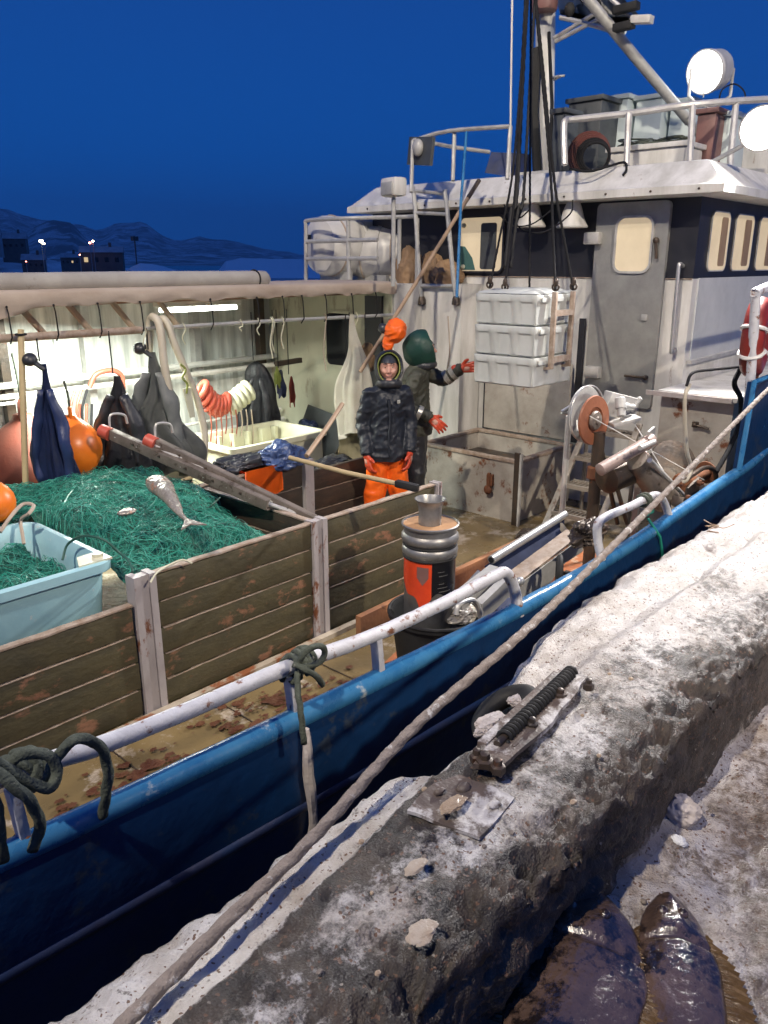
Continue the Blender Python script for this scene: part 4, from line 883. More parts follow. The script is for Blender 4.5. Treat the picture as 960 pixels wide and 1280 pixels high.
# ------------------------------------------------------------------ clothes hung under the awning
def hang(name, label, cat, top, w, h, m_, thick=.5, knob=True, folds=5, seed=0, flare=.55, face=HEAD, lean=0., parts=None):
    """cloth gathered at its top and falling in folds"""
    t = thing(name, label, cat, top); bm = B(); n = 64; rows_ = 30; g = []
    fx = V(math.sin(face), -math.cos(face), 0); fy = V(math.cos(face), math.sin(face), 0)
    for j in range(rows_+1):
        s = j/rows_; ww = w/2*(.10+.90*(sstep(0, 1, s**flare)))*(1+.10*math.sin(s*7+seed)+.30*noise.noise(Vector((s*3.5, seed*3.1, 0)))); sw = .22*w*noise.noise(Vector((s*2.6, seed*7.7, 4)))*min(1, s*3); line = []
        for k in range(n):
            a = 2*PI*k/n; r_ = 1+.20*math.cos(folds*a+seed+2.2*s)*min(1, s*2)+.13*math.cos((folds*2+1)*a+seed*2-2*s)*min(1, s*2)+.08*noise.noise(Vector((math.cos(a)*2, math.sin(a)*2, s*4+seed)))
            zz_ = top[2]-h*s+(.05*math.sin(2*a+seed) if j == rows_ else 0)
            q = fx*(math.cos(a)*ww*r_+lean*s+sw)+fy*(math.sin(a)*ww*thick*r_)
            line.append(bm.verts.new((top[0]+q.x, top[1]+q.y, zz_)))
        g.append(line)
    for a, b in zip(g, g[1:]):
        for k in range(n): bm.faces.new((a[k], a[(k+1) % n], b[(k+1) % n], b[k]))
    bm.faces.new(g[0])
    bmesh.ops.solidify(bm, geom=bm.faces[:], thickness=.006)
    obj('cloth', bm, m_, t, smooth=80)
    if cat == 'coat':
        for sd in (-1, 1):
            bm = B(); k0 = Vector(top)+fx*(sd*w*.10)+V(0, 0, -h*.16)-fy*w*.10; pl = [k0, k0+fx*(sd*w*.16)+V(0, 0, -h*.22), k0+fx*(sd*w*(.20 if sd > 0 else .28))+V(0, 0, -h*.42), k0+fx*(sd*w*.22)+V(0, 0, -h*.60)]
            P_ = smoothpts(pl, 5); tube(bm, P_, [w*(.07+.06*min(1, i/5)) for i in range(len(P_))], 12, flat=.6); obj('sleeve', jitter(bm, .022, 9, seed), m_, t, smooth=180)
    if knob:
        bm = B(); sphere(bm, Vector(top)-fx*.10+V(0, 0, .03), (.055, .055, .05), 12); tube(bm, [Vector(top)-fx*.08+V(0, 0, .02), Vector(top)+V(0, 0, -.04)], .02, 8); obj('hood_ball', jitter(bm, .008, 18), 'blackcloth', t)
    bm = B(); tube(bm, [Vector(top)-fx*.03+V(0, 0, .02), (top[0]-fx.x*.03, top[1]-fx.y*.03, RZ)], .006, 5); obj('cord', bm, 'cable', t)
    return t
def pv(x, y, v): return tuple(on_v(x, y, v))
hang('navy_coat', 'navy blue oilskin coat hanging above the net heap', 'coat', pv(55, 455, 5.75), .34, 1.15, 'navy', .45, folds=6, seed=1, flare=.9, lean=.05)
hang('black_coat', 'black oilskin coat hanging behind the upper end of the ladder', 'coat', pv(146, 470, 6.0), .50, .95, 'blackcloth', .45, False, 5, 2, .65)
hang('grey_coat', 'pale grey oilskin coat hanging behind the cream hoses', 'coat', pv(190, 440, 6.0), .52, 1.05, 'greycloth', .45, True, 5, 3, .7, lean=.03)
hang('black_coat', 'black coat hanging beside the red and white float rings', 'coat', pv(320, 452, 7.2), .44, 1.1, 'blackcloth', .4, False, 6, 4, .28)
hang('white_apron', 'white oilskin apron hanging from the steel rod beside the hooded fisherman', 'apron', pv(440, 393, 5.9), .46, 1.28, 'whitecloth', .35, False, 4, 5, .95, lean=.03)
hang('canvas_bag', 'dirty yellow canvas bag hanging below the white apron', 'bag', pv(437, 512, 6.0), .30, .52, 'yellowcloth', .5, False, 3, 6, .3)
hang('brown_gloves', 'brown leather gloves hanging behind the white apron', 'gloves', pv(460, 428, 6.0), .16, .28, 'burlap', .5, False, 3, 8, .3)
hang('blue_strap', 'small blue and lime strap hanging on the bulkhead rail', 'strap', pv(351, 462, 7.4), .09, .30, 'navy', .5, False, 3, 9, .3)
hang('lime_strap', 'lime coloured strap hanging on the bulkhead rail', 'strap', pv(346, 458, 7.4), .07, .22, 'lime', .5, False, 3, 10, .3)
hang('pink_tag', 'pink tag hanging at the right end of the bulkhead rail', 'tag', pv(364, 470, 7.4), .07, .34, 'redbuoy', .5, False, 3, 11, .3)
bm = B(); p, q = on_v(345, 455, 7.45), on_v(376, 450, 7.45); bar(bm, p, q, .05, .06); o = obj('hook_rail', bm, 'darkiron', BOAT)
# orange hood hung on the boat hook
t = thing('orange_hood', 'orange sou\'wester hanging above the hooded fisherman', 'hat', on_d0 if False else at_d(492, 415, 7.6))
c = at_d(494, 413, 7.6); bm = B(); sphere(bm, c, (.11, .11, .12), 18, Matrix.Rotation(.4, 3, 'Y')); sphere(bm, c+V(-.05, .05, -.13), (.05, .06, .10), 12); b2 = remeshed(bm, .012, 6, .014, 14); obj('crown', b2, 'orange', t)
bm = B(); q = at_d(479, 411, 7.6); sphere(bm, q, (.05, .05, .05), 10); obj('dark_strap', jitter(bm, .012, 20), 'blackcloth', t)
# hoses over the rod
def hosething(name, label, pts, r_, m_, cat='hose', sub=8):
    t = thing(name, label, cat, pts[0]); bm = B(); tube(bm, smoothpts(pts, sub), r_, 10); obj('tube', bm, m_, t); return t
hosething('hose', 'thick cream hose looped over the rod, left one of the pair', [on_v(186, 440, 6.1), on_v(188, 402, 6.08), on_v(193, 397, 6.0), on_v(200, 410, 5.93), on_v(206, 460, 5.9), on_v(216, 510, 5.88), on_v(226, 560, 5.85), on_v(228, 578, 5.85)], .034, 'hose')
hosething('hose', 'thick cream hose looped over the rod, right one of the pair', [on_v(198, 400, 6.08), on_v(207, 401, 5.98), on_v(218, 430, 5.93), on_v(234, 468, 5.9), on_v(248, 505, 5.88), on_v(256, 545, 5.85), on_v(254, 583, 5.85)], .032, 'hose')
hosething('hose', 'short cream hose end hanging behind the ladder', [on_v(204, 510, 5.98), on_v(212, 540, 5.96), on_v(226, 575, 5.95), on_v(232, 590, 5.95)], .030, 'hose')
bm = B(); p = on_v(234, 500, 5.85); prism(bm, [p+V(-.03, 0, .10), p+V(.05, 0, .10), p+V(.07, 0, -.16), p+V(.02, 0, -.16)], (0, .015, 0)); o = obj('plastic_tag', bm, 'cream', None, origin=p); tagp(o, 'long cream plastic tag tied to the right hose', 'tag')
bm = B(); tube(bm, smoothpts([on_v(225, 455, 5.86), on_v(232, 462, 5.85), on_v(228, 472, 5.85), on_v(234, 480, 5.85), on_v(233, 492, 5.85)], 4), .010, 6); o = obj('knotted_twine', bm, 'lime', None, origin=p); tagp(o, 'lime twine knotted round the right hose', 'twine')
t = hosething('wall_hose', 'red brown hose coiled over the white wall pipe', [on_v(112, 484, 7.9), on_v(120, 468, 7.9), on_v(140, 463, 7.9), on_v(152, 470, 7.9), on_v(154, 486, 7.9)], .028, 'redhose')
for k, x_ in enumerate((86, 94, 101)):
    hosething('wall_hose', ('left', 'middle', 'right')[k]+' one of three thin red brown hoses hanging below the wall pipe', [on_v(x_+8, 487, 7.85), on_v(x_+2, 510, 7.8), on_v(x_+4, 535, 7.8), on_v(x_+12, 540, 7.8), on_v(x_+14, 505, 7.85)], .014, 'redhose' if k < 2 else 'cable')
# float rings on a string
FS = thing('float_string', 'string of red and cream net float rings hanging from the wall pipe', 'floats', on_v(280, 500, 6.9))
for k in range(7):
    t_ = k/6; c = on_v(252+30*t_, 488+20*math.sin(t_*2.2), 6.9); bm = B(); torus(bm, c, .092, .034, (.75, -.25, -.5+.3*t_), 26, 10); obj('red_ring', bm, 'redbuoy', FS)
for k in range(5):
    t_ = k/4; c = on_v(288+22*t_, 506-18*t_, 6.9); bm = B(); torus(bm, c, .092, .033, (.8, -.2, .35), 26, 10); obj('cream_ring', bm, 'cream', FS)
for k in range(9):
    x_ = 262+6.5*k; a = on_v(x_, 512, 6.75); L_ = random.uniform(.25, .55); bm = B(); tube(bm, smoothpts([a, a+V(.01, 0, -L_*.5), a+V(-.015, 0, -L_)], 3), .008, 5); obj('drip_cord', bm, 'redhose' if k < 6 else 'canvas', FS)
# upright wooden pole at left
t = thing('pole', 'upright wooden pole under the awning left of the navy coat', 'pole', on_v(33, 625, 5.8))
bm = B(); tube(bm, [on_v(33, 635, 5.8), on_v(30, 520, 5.8), on_v(26, 412, 5.9)], .023, 10); obj('shaft', jitter(bm, .004, 5), 'bamboo', t)
bm = B(); torus(bm, on_v(26, 418, 5.9), .034, .008); obj('lashing', bm, 'cable', t)
# buoys
def buoy(label, c, r_, m_, cat='buoy', ax=(0, 0, 1)):
    t = thing('buoy', label, cat, c); bm = B(); c = Vector(c)
    lathe(bm, c, [(.001, -r_*1.12), (r_*.35, -r_*1.05), (r_*.72, -r_*.75), (r_*.96, -r_*.3), (r_, .05*r_), (r_*.93, r_*.4), (r_*.7, r_*.75), (r_*.42, r_*1.0), (r_*.22, r_*1.14), (r_*.18, r_*1.25)], 28, ax); obj('body', bm, m_, t, smooth=80)
    bm = B(); torus(bm, c+Vector(ax).normalized()*r_*1.3, r_*.2, r_*.07, (1, -.5, 0), 18, 8); obj('eye_ring', bm, m_, t)
    bm = B(); q = c+Vector(ax).normalized()*r_*1.4; rope(bm, [q, q+V(0, 0, r_*.5), q+V(-.02, 0, r_*1.1)], .009, .008); obj('cord', bm, 'greenrope', t)
buoy('orange buoy hanging behind the navy coat', on_v(93, 560, 5.98), .215, 'buoy')
buoy('orange buoy at the left edge above the turquoise tub', on_v(-6, 628, 5.13), .125, 'buoy')
buoy('large faded red buoy in the dim corner behind the wooden pole', on_v(38, 590, 7.6), .46, 'dullred')
t = thing('twisted_cord', 'pale pink cord tied to the rim of the turquoise tub', 'cord', on_z(30, 640, 1.1))
bm = B(); tube(bm, smoothpts([on_z(0, 665, 1.0), on_z(18, 640, 1.08), on_z(30, 630, 1.1), on_z(42, 632, 1.1), on_z(36, 642, 1.08), on_z(26, 650, 1.02), on_z(28, 668, .95), on_z(30, 680, .9)], 5), .012, 6); obj('cord', bm, 'canvas', t)
# long gaff and the boat hook
def stick(name, label, a, b, r_, m_, cat='pole'):
    t = thing(name, label, cat, a); bm = B(); tube(bm, [a, a.lerp(b, .5)+V(0, 0, -.01), b], r_, 10); obj('shaft', bm, m_, t); return t
a, b = at_d(450, 465, 8.0), at_d(586, 246, 8.3); t = stick('boat_hook', 'long wooden boat hook leaning up across the deckhouse ladder', a, b, .021, 'wood')
d_ = (b-a).normalized(); bm = B(); tube(bm, [b-d_*.02, b+d_*.22], .024, 8); obj('tip', bm, 'darkiron', t)
a, b = at_d(362, 572, 5.6), at_d(512, 608, 5.1); t = stick('deck_brush', 'pale wooden handled brush lying across the pen in front of the orange trousers', a, b, .016, 'bamboo', 'brush')
d_ = (b-a).normalized(); bm = B(); box(bm, b-d_*.02, (.17, .05, .05), frame_rot(d_), .015); obj('brush_head', bm, 'rubber', t)
a, b = at_d(383, 570, 5.9), at_d(428, 505, 6.4); stick('pole', 'short wooden pole standing in the cream tub by the yellow bag', a, b, .019, 'wood')
stick('pole', 'thin pale stick lying behind the ladder beside the hose', on_v(215, 606, 5.6), on_v(295, 572, 6.2), .016, 'bamboo')
# ------------------------------------------------------------------ steel bin with its raised lid
BN = thing('fish_bin', 'rusty cream steel fish bin with its lid raised against the wheelhouse', 'bin', (7.1, 4.75, 0))
b0, b1, v0, v1, zt = 6.62, 7.70, 4.20, 5.48, .62
bm = B(); t_ = .045
box2(bm, (b0, v0, 0), (b0+t_, v1, zt)); box2(bm, (b1-t_, v0, 0), (b1, v1, zt)); box2(bm, (b0+t_, v0, 0), (b1-t_, v0+t_, zt)); box2(bm, (b0+t_, v1-t_, 0), (b1-t_, v1, zt)); box2(bm, (b0+t_, v0+t_, .02), (b1-t_, v1-t_, .06))
obj('bin_wall', bm, 'ruststeel', BN, smooth=0)
bm = B()
for a, b in (((b0+.02, v0-.01), (b0+.02, v1+.01)), ((b1-.02, v0), (b1-.02, v1)), ((b0, v0+.02), (b1, v0+.02)), ((b0, v1-.02), (b1, v1-.02))): bar(bm, V(*a, zt+.02), V(*b, zt+.021+.001*a[0]), .07, .035, bev=.006)
obj('rim', jitter(bm, .003, 12), 'edge', BN)
bm = B(); box2(bm, (b0+t_+.002, v0+t_+.002, .40), (b1-t_-.002, v1-t_-.002, .44)); obj('murky_contents', bm, 'darkiron', BN)
l0, l1 = on_u(594, 478, b1+.03), on_u(703, 552, b1+.03)
bm = B(); box2(bm, (b1+.005, v0+.08, zt+.06), (b1+.05, v1-.08, 1.52), bev=.012); obj('raised_lid', bm, 'ruststeel', BN)
for a_, b_, z_ in ((v0-.02, v0+.05, 2.0), (v1-.1, v1-.03, 1.55)): bm = B(); box2(bm, (b1+.055, a_, zt+.04), (b1+.075, b_, z_)); obj('dark_gasket', bm, 'black', BN, smooth=0)
c = on_u(613, 600, b0-.02); bm = B(); box(bm, c, (.05, .07, .12), bev=.01); tube(bm, [c+V(-.03, 0, .08), c+V(-.03, 0, -.10)], .02, 8); sphere(bm, c+V(-.03, .01, -.1), (.03, .05, .05), 8); obj('latch', jitter(bm, .006, 20), 'rust', BN)
a, b = on_u(648, 566, b0-.06), on_u(644, 668, b0-.06)
t = thing('steel_post', 'dark upright steel flat bar standing at the corner of the cream bin', 'post', (a.x, a.y, 0)); bm = B(); box2(bm, (a.x-.02, a.y-.03, 0), (a.x+.0, a.y+.03, a.z)); obj('flat_bar', bm, 'darkiron', t, smooth=0)
bm = B(); box2(bm, (a.x-.022, a.y-.055, 0), (a.x+.01, a.y-.032, a.z-.01)); obj('bright_edge', bm, 'alu', t, smooth=0)
crumple('net_scrap', 'dark lump of wet net lying on the deck beside the bin', 'net scrap', V(6.2, 3.75, .05), (.16, .12, .07), 'darkiron', 15)
# ------------------------------------------------------------------ white crates hanging from the crane
cc = on_u(672, 368, 6.0); UX0, VX0 = 6.0, cc.y; CWu, CWv, CH = .70, .66, .268; zt0 = 2.30
for k in range(3):
    z1 = zt0-CH*k; z0 = z1-CH+.006
    t = thing('fish_crate', ('topmost', 'middle', 'bottom')[k]+' of three stacked white plastic fish crates hanging in slings', 'crate', (UX0+CWu/2, VX0+CWv/2, z0), group='stack of white fish crates hanging in slings')
    bm = B(); rings = []
    def outline(off, rib):
        pts = []
        for side in range(4):
            L_ = (CWv, CWu, CWv, CWu)[side]; N_ = 24
            for i in range(N_):
                s_ = (i+.5)/N_; x_ = s_*3 % 1
                d_ = off-(rib*(.009 if .12 < x_ < .88 else 0))
                if s_ < .04 or s_ > .96: d_ -= .012
                if side == 0: pts.append((-CWu/2-d_, -CWv/2+s_*CWv))
                elif side == 1: pts.append((-CWu/2+s_*CWu, CWv/2+d_))
                elif side == 2: pts.append((CWu/2+d_, CWv/2-s_*CWv))
                else: pts.append((CWu/2-s_*CWu, -CWv/2-d_))
        return pts
    for off, z_, rib in ((-.03, z0, 0), (-.018, z0+.012, 0), (-.012, z0+.03, 1), (-.004, z1-.075, 1), (-.001, z1-.06, 0), (.002, z1-.012, 0), (-.004, z1-.002, 0)):
        rings.append([bm.verts.new((UX0+CWu/2+a, VX0+CWv/2+b, z_)) for a, b in outline(off, rib)])
    for a, b in zip(rings, rings[1:]):
        for i in range(len(a)): bm.faces.new((a[i], a[(i+1) % len(a)], b[(i+1) % len(b)], b[i]))
    bm.faces.new(rings[0][::-1]); bm.faces.new(rings[-1]); bmesh.ops.triangulate(bm, faces=[f for f in bm.faces if len(f.verts) > 4])
    obj('crate_body', bm, 'boxwhite', t, smooth=35)
    for s_ in (.18, .5, .82):
        bm = B(); box(bm, (UX0+CWu*s_, VX0-.010, z1-.045), (.13, .012, .04), bev=.005); obj('rim_pad', bm, 'boxwhite', t)
t = thing('ice_heap', 'uneven white ice heaped on the topmost crate', 'ice', (UX0+CWu/2, VX0+CWv/2, zt0)); bm = B(); bmesh.ops.create_grid(bm, x_segments=26, y_segments=26, size=.5)
for v in bm.verts: e_ = max(abs(v.co.x), abs(v.co.y))*2; v.co = Vector((UX0+CWu/2+v.co.x*CWu*.97, VX0+CWv/2+v.co.y*CWv*.97, zt0+.004+(.035*(1-e_**6))+.02*noise.noise(v.co*7)*(1-e_**8)))
obj('ice', bm, 'boxwhite', t, smooth=80)
SL = thing('lifting_frame', 'worn grey steel lifting frame clamped on the lit side of the hanging crates', 'lifting frame', (UX0+.35, VX0-.05, 1.9))
us_ = [on_v(x_, 420, VX0-.04).x for x_ in (690, 712)]
for uu in us_:
    bm = B(); bar(bm, (uu, VX0-.045, 2.32), (uu+.0, VX0-.045, 1.66), .045, .03, (1, 0, 0), bev=.004); bar(bm, (uu, VX0-.045, 1.67), (uu, VX0+.02, 1.66), .045, .025); obj('upright', jitter(bm, .002, 9), 'edge', SL)
for z_ in (2.14, 1.74): bm = B(); bar(bm, (us_[0], VX0-.05, z_), (us_[1], VX0-.05, z_), .03, .05); obj('crossbar', bm, 'edge', SL)
hook = at_d(664, -60, 7.1)
tops = [V(us_[0], VX0-.045, 2.33), V(us_[1], VX0-.045, 2.33), V(UX0+.12, VX0+CWv+.02, 2.33), V(UX0+.12, VX0+CWv*.75, 2.34), V(UX0+.6, VX0+CWv*.7, 2.33)]
tops[2] = on_u(612, 360, UX0+.12); tops[3] = on_u(631, 363, UX0+.12)
via = [(688, 215), (694, 235), (641, 215), (646, 215), (600, 300)]
LS = thing('crate_sling', 'dark rope and chain sling holding the hanging white crates', 'sling', hook)
for k, (p, q) in enumerate(zip(tops, via)):
    m_ = at_d(q[0], q[1], 6.95) if k < 4 else p.lerp(hook, .3); bm = B(); rope(bm, [p, p.lerp(m_, .5), m_, m_.lerp(hook, .5), hook] if k < 4 else [p, hook], (.012 if k in (0, 1) else .010), .02, 3); obj('sling_leg', bm, 'cable', LS, smooth=180)
    if k < 4: bm = B(); torus(bm, p+V(0, 0, .03), .028, .009, (1, .3, 0), 14, 6); sphere(bm, p+V(0, 0, .07), (.022, .022, .04), 8); obj('shackle', bm, 'darkiron', LS)
for k, x_ in enumerate((655, 664)): 
    a, b = at_d(x_-10, 250, 7.3), at_d(x_+5+2*k, -40, 7.6); t = thing('crane_fall', ('thick dark', 'second dark')[k]+' rope bundle running up in front of the mast', 'rope', a)
    bm = B(); rope(bm, [at_d(632+6*k, 335, 7.3), at_d(640+8*k, 260, 7.3), a, a.lerp(b, .5), b], (.022 if k == 0 else .014), .03, 3); obj('rope', bm, 'rubber', t, smooth=180)
for k, pts in enumerate(([(627, 270), (640, 282), (665, 280), (690, 262)], [(640, 262), (650, 285), (680, 290), (712, 268), (716, 250)], [(630, 255), (636, 268), (650, 272), (662, 262)])):
    t = thing('cable_loop', ('lowest', 'widest', 'smallest')[k]+' of the thin cable loops sagging below the roof edge', 'cable', at_d(*pts[0], 7.4)); bm = B(); tube(bm, smoothpts([at_d(x_, y_, 7.4) for x_, y_ in pts], 6), .007, 6); obj('cable', bm, 'cable', t)
# ------------------------------------------------------------------ on the roof
def cone_lamp(x_, label):
    c = on_u(x_, 268, UA-.16); t = thing('horn_speaker', label, 'loudspeaker', c); bm = B(); lathe(bm, c+V(0, 0, -.13), [(.155, 0), (.16, .015), (.12, .09), (.085, .2), (.06, .26), (.02, .27)], 20); obj('horn', bm, 'white', t)
    bm = B(); tube(bm, [c+V(0, 0, .13), c+V(0, 0, .22)], .02, 8); obj('bracket', bm, 'steel', t)
cone_lamp(664, 'left white horn under the roof edge behind the sling ropes'); cone_lamp(716, 'right white horn under the roof edge beside the door')
MT = thing('mast', 'thick pale mast on the wheelhouse roof hung with dark ropes', 'mast', (8.3, 5.15, ZT))
a, b = on_u(680, 214, 8.3), on_u(684, -120, 8.3)
bm = B(); tube(bm, [V(a.x, a.y, ZT), b], .105, 20); obj('mast_tube', bm, 'white', MT)
bm = B(); box(bm, (8.3, a.y, ZT+.04), (.4, .4, .06)); obj('foot_plate', bm, 'white', MT)
for y_ in (102, 198):
    p = on_u(692, y_-2, 8.2); bm = B(); tube(bm, smoothpts([p, p+V(-.02, -.10, .02), p+V(-.06, -.16, .01), p+V(-.12, -.10, 0), p+V(-.06, 0, 0)], 4), .012, 6); obj('climbing_step', bm, 'steel', MT)
bm = B(); lathe(bm, on_u(680, 14, 8.15), [(.13, 0), (.14, .03), (.14, .25), (.12, .3)], 16); obj('red_lantern', bm, 'redsteel', MT)
bm = B(); tube(bm, [on_u(670, 60, 8.15), on_u(668, 140, 8.15), on_u(672, 214, 8.15)], .05, 8); jitter(bm, .02, 8); obj('cable_bundle', bm, 'rubber', MT)
bm = B(); tube(bm, [on_u(686, 40, 8.1), on_u(690, 130, 8.1), on_u(688, 214, 8.1)], .018, 6); obj('cable', bm, 'rubber', MT)
CT = thing('radar_platform', 'pale steel crosstree platform with radar bars high on the mast', 'platform', on_u(740, 30, 8.3))
def U8(x_, y_, u=8.3): return on_u(x_, y_, u)
bm = B(); prism(bm, [U8(690, -25), U8(760, -15), U8(800, 28), U8(780, 38), U8(740, 28), U8(700, 18)], (0, 0, .05)); obj('platform', bm, 'white', CT, smooth=0)
for a, b in (((692, 48), (742, 18)), ((694, 52), (752, 22)), ((728, 28), (762, 38)), ((756, -8), (795, 26)), ((700, 22), (782, 40))): bm = B(); tube(bm, [U8(*a, 8.2), U8(*b, 8.2)], .022, 8); obj('brace', bm, 'alu', CT)
for (a, b, m_) in (((768, 14), (798, 6), 'rubber'), ((790, 25), (815, 24), 'white'), ((768, 36), (792, 30), 'rubber')): bm = B(); bar(bm, U8(*a, 8.1), U8(*b, 8.1), .10, .07, bev=.01); obj('radar_bar', bm, m_, CT)
for x_, y_ in ((712, 12), (745, 8), (730, -6)): bm = B(); sphere(bm, U8(x_, y_, 8.2), (.055, .055, .07), 10); obj('lamp_pod', bm, 'rubber', CT)
stick('boom', 'grey steel boom slanting down from the mast to the roof', at_d(718, -22, 7.7), at_d(862, 152, 8.3), .052, 'steel', 'boom')
stick('boom_stay', 'lower end of the steel stay reaching the roof by the flood lamp', at_d(862, 152, 8.3), at_d(898, 198, 8.4), .04, 'steel', 'stay')
bm = B(); p = on_u(637, 240, 8.0); q = on_u(641, -60, 8.0); tube(bm, [p, q], .012, 6); t = thing('whip_antenna', 'thin whip aerial standing left of the mast', 'antenna', p); obj('whip', bm, 'white', t)
bm = B(); q = at_d(630, 232, 7.7); tube(bm, [at_d(571, 372, 7.35), at_d(576, 255, 7.5), at_d(583, 165, 7.7)], .014, 6); t = thing('pale_line', 'pale blue upright line tied between deckhouse and roof rail', 'line', at_d(571, 372, 7.35)); obj('line', bm, 'cap', t)
# roof rails
def railset(name, label, segs, r_, m_='steel'):
    t = thing(name, label, 'rail', segs[0][1][0])
    for nm, pts in segs: bm = B(); tube(bm, smoothpts(pts, 4) if len(pts) > 2 else pts, r_, 8); obj(nm, bm, m_, t)
    return t
railset('roof_rail', 'thin grey guard rail on the aft port corner of the roof', [
 ('top_tube', [at_d(516, 176, 8.6), at_d(560, 164, 8.4), at_d(637, 158, 8.0)]), ('lower_tube', [at_d(520, 175, 8.7), at_d(568, 184, 8.9), at_d(612, 190, 9.0)]),
 ('post', [at_d(516, 176, 8.6), at_d(514, 240, 8.6)]), ('post', [at_d(568, 166, 8.4), at_d(566, 226, 8.4)]), ('post', [at_d(638, 158, 8.0), at_d(634, 224, 8.0)])], .022)
c = at_d(526, 189, 8.55); t = thing('windbreak_board', 'dark square panel fixed to the port roof rail', 'panel', c); bm = B(); box(bm, c, (.04, .46, .28), Matrix.Rotation(.12, 3, 'X') @ Matrix.Rotation(-.3, 3, 'Z')); obj('panel', bm, 'greybox', t, smooth=0)
bm = B(); sphere(bm, c+V(-.05, .0, .03), (.05, .07, .09), 12); obj('round_lamp', bm, 'steel', t)
t = thing('dark_canvas', 'dark blue canvas wedge behind the roof rail left of the mast', 'canvas', at_d(622, 200, 8.9)); bm = B(); prism(bm, [at_d(606, 216, 8.9), at_d(614, 190, 8.9), at_d(655, 192, 8.9), at_d(655, 224, 8.9)], (.15, 0, 0)); obj('canvas', bm, 'navy', t)
railset('roof_rail', 'stout pale tube rail round the starboard side of the roof', [
 ('top_tube', [at_d(706, 206, 7.9), at_d(705, 160, 7.9), at_d(708, 150, 7.9), at_d(720, 149, 7.9), at_d(800, 140, 7.75), at_d(862, 131, 7.6), at_d(960, 124, 7.8), at_d(1100, 118, 8.5)]),
 ('post', [at_d(866, 132, 7.6), at_d(862, 205, 7.6)]), ('post', [at_d(786, 142, 7.75), at_d(783, 207, 7.75)]), ('post', [at_d(920, 128, 7.7), at_d(912, 210, 7.7)])], .033, 'alu')
def rbox(name, label, cat, x0, x1, y0, y1, d, dep, m_, tap=0.):
    """a box on the roof: measured front corners at depth d"""
    a, b = at_d(x0, y1, d), at_d(x1, y1, d); h = at_d(x0, y0, d).z-a.z; a.z = b.z = min(a.z, b.z); z0 = max(ZT, a.z-.25)
    c = (a+b)/2; w = abs(a.y-b.y)+abs(a.x-b.x)*.2; t = thing(name, label, cat, (c.x, c.y, z0)); bm = B(); zt_ = at_d((x0+x1)/2, y0, d).z
    box2(bm, (c.x, c.y-w/2, z0), (c.x+dep, c.y+w/2, zt_-.03), bev=.02)
    if tap:
        for v in bm.verts:
            k = 1-tap*(v.co.z-z0)/(zt_-z0); v.co.x = c.x+dep/2+(v.co.x-c.x-dep/2)*k; v.co.y = c.y+(v.co.y-c.y)*k
    obj('body', bm, m_, t)
    bm = B(); k = 1-tap; box2(bm, (c.x+dep/2-dep*k/2-.03, c.y-w*k/2-.03, zt_-.028), (c.x+dep/2+dep*k/2+.03, c.y+w*k/2+.03, zt_+.02), bev=.01); obj('lid', bm, m_, t); return t
rbox('roof_locker', 'dark grey locker on the roof just right of the mast', 'locker', 700, 752, 128, 205, 8.9, .8, 'greybox')
rbox('gas_bottle', 'narrow dark grey box standing against the mast foot', 'box', 685, 704, 142, 212, 8.3, .3, 'greybox')
rbox('plastic_tank', 'tall pale plastic tank right behind the coiled hose on the roof', 'tank', 752, 782, 124, 190, 9.0, .6, 'tank', .12)
rbox('plastic_tank', 'broad pale plastic tank in the middle of the roof', 'tank', 783, 826, 124, 190, 8.9, .6, 'tank', .10)
rbox('plastic_tank', 'pale plastic tank nearest the slanting boom foot', 'tank', 828, 862, 128, 186, 8.8, .6, 'tank', .10)
rbox('roof_chest', 'low white chest on the roof carrying a coil of dark rope', 'chest', 748, 862, 184, 210, 8.0, .45, 'white')
rbox('red_locker', 'dull red steel locker under the roof rail near the searchlight', 'locker', 866, 893, 140, 180, 8.0, .4, 'redsteel')
rbox('pale_cabinet', 'pale cabinet beside the red locker on the roof', 'cabinet', 893, 914, 144, 185, 8.1, .4, 'tank')
rbox('funnel_casing', 'broad white casing on the roof behind the flood lamp', 'casing', 900, 1010, 150, 214, 8.9, 1.2, 'white')
t = thing('hose_coil', 'dark red hose coiled upright against the roof locker', 'hose', at_d(735, 190, 8.0))
for k in range(7):
    bm = B(); torus(bm, at_d(736+1.4*k, 193+.5*k, 8.05-.05*k), .205-.012*k, .014, (.9, .3, .15+.04*k), 30, 6); obj('hose_turn', bm, 'darkredhose' if k < 4 else 'cable', t)
t = thing('rope_coil', 'dark green rope heaped on the white roof chest', 'rope', at_d(815, 178, 8.1)); rnd = random.Random(5)
for k in range(16):
    c = at_d(rnd.uniform(790, 850), rnd.uniform(176, 184), 8.15); bm = B(); torus(bm, c, rnd.uniform(.12, .2), .016, (rnd.uniform(-.4, .1), rnd.uniform(-.4, .4), 1), 24, 6)
    for v in bm.verts: v.co.z = c.z+(v.co.z-c.z)*.6
    obj('rope_turn', bm, 'greenrope', t)
t = hosething('deck_cable', 'black cable lying along the roof edge below the white chest', [at_d(712, 211, 7.7), at_d(735, 214, 7.65), at_d(760, 208, 7.65), at_d(780, 203, 7.7), at_d(783, 212, 7.6), at_d(779, 219, 7.55)], .012, 'cable', 'cable')
hosething('deck_cable', 'thin black cable arching above the rail by the searchlight', [at_d(898, 128, 7.7), at_d(903, 112, 7.7), at_d(918, 105, 7.7), at_d(930, 114, 7.7), at_d(932, 128, 7.7)], .007, 'cable', 'cable')
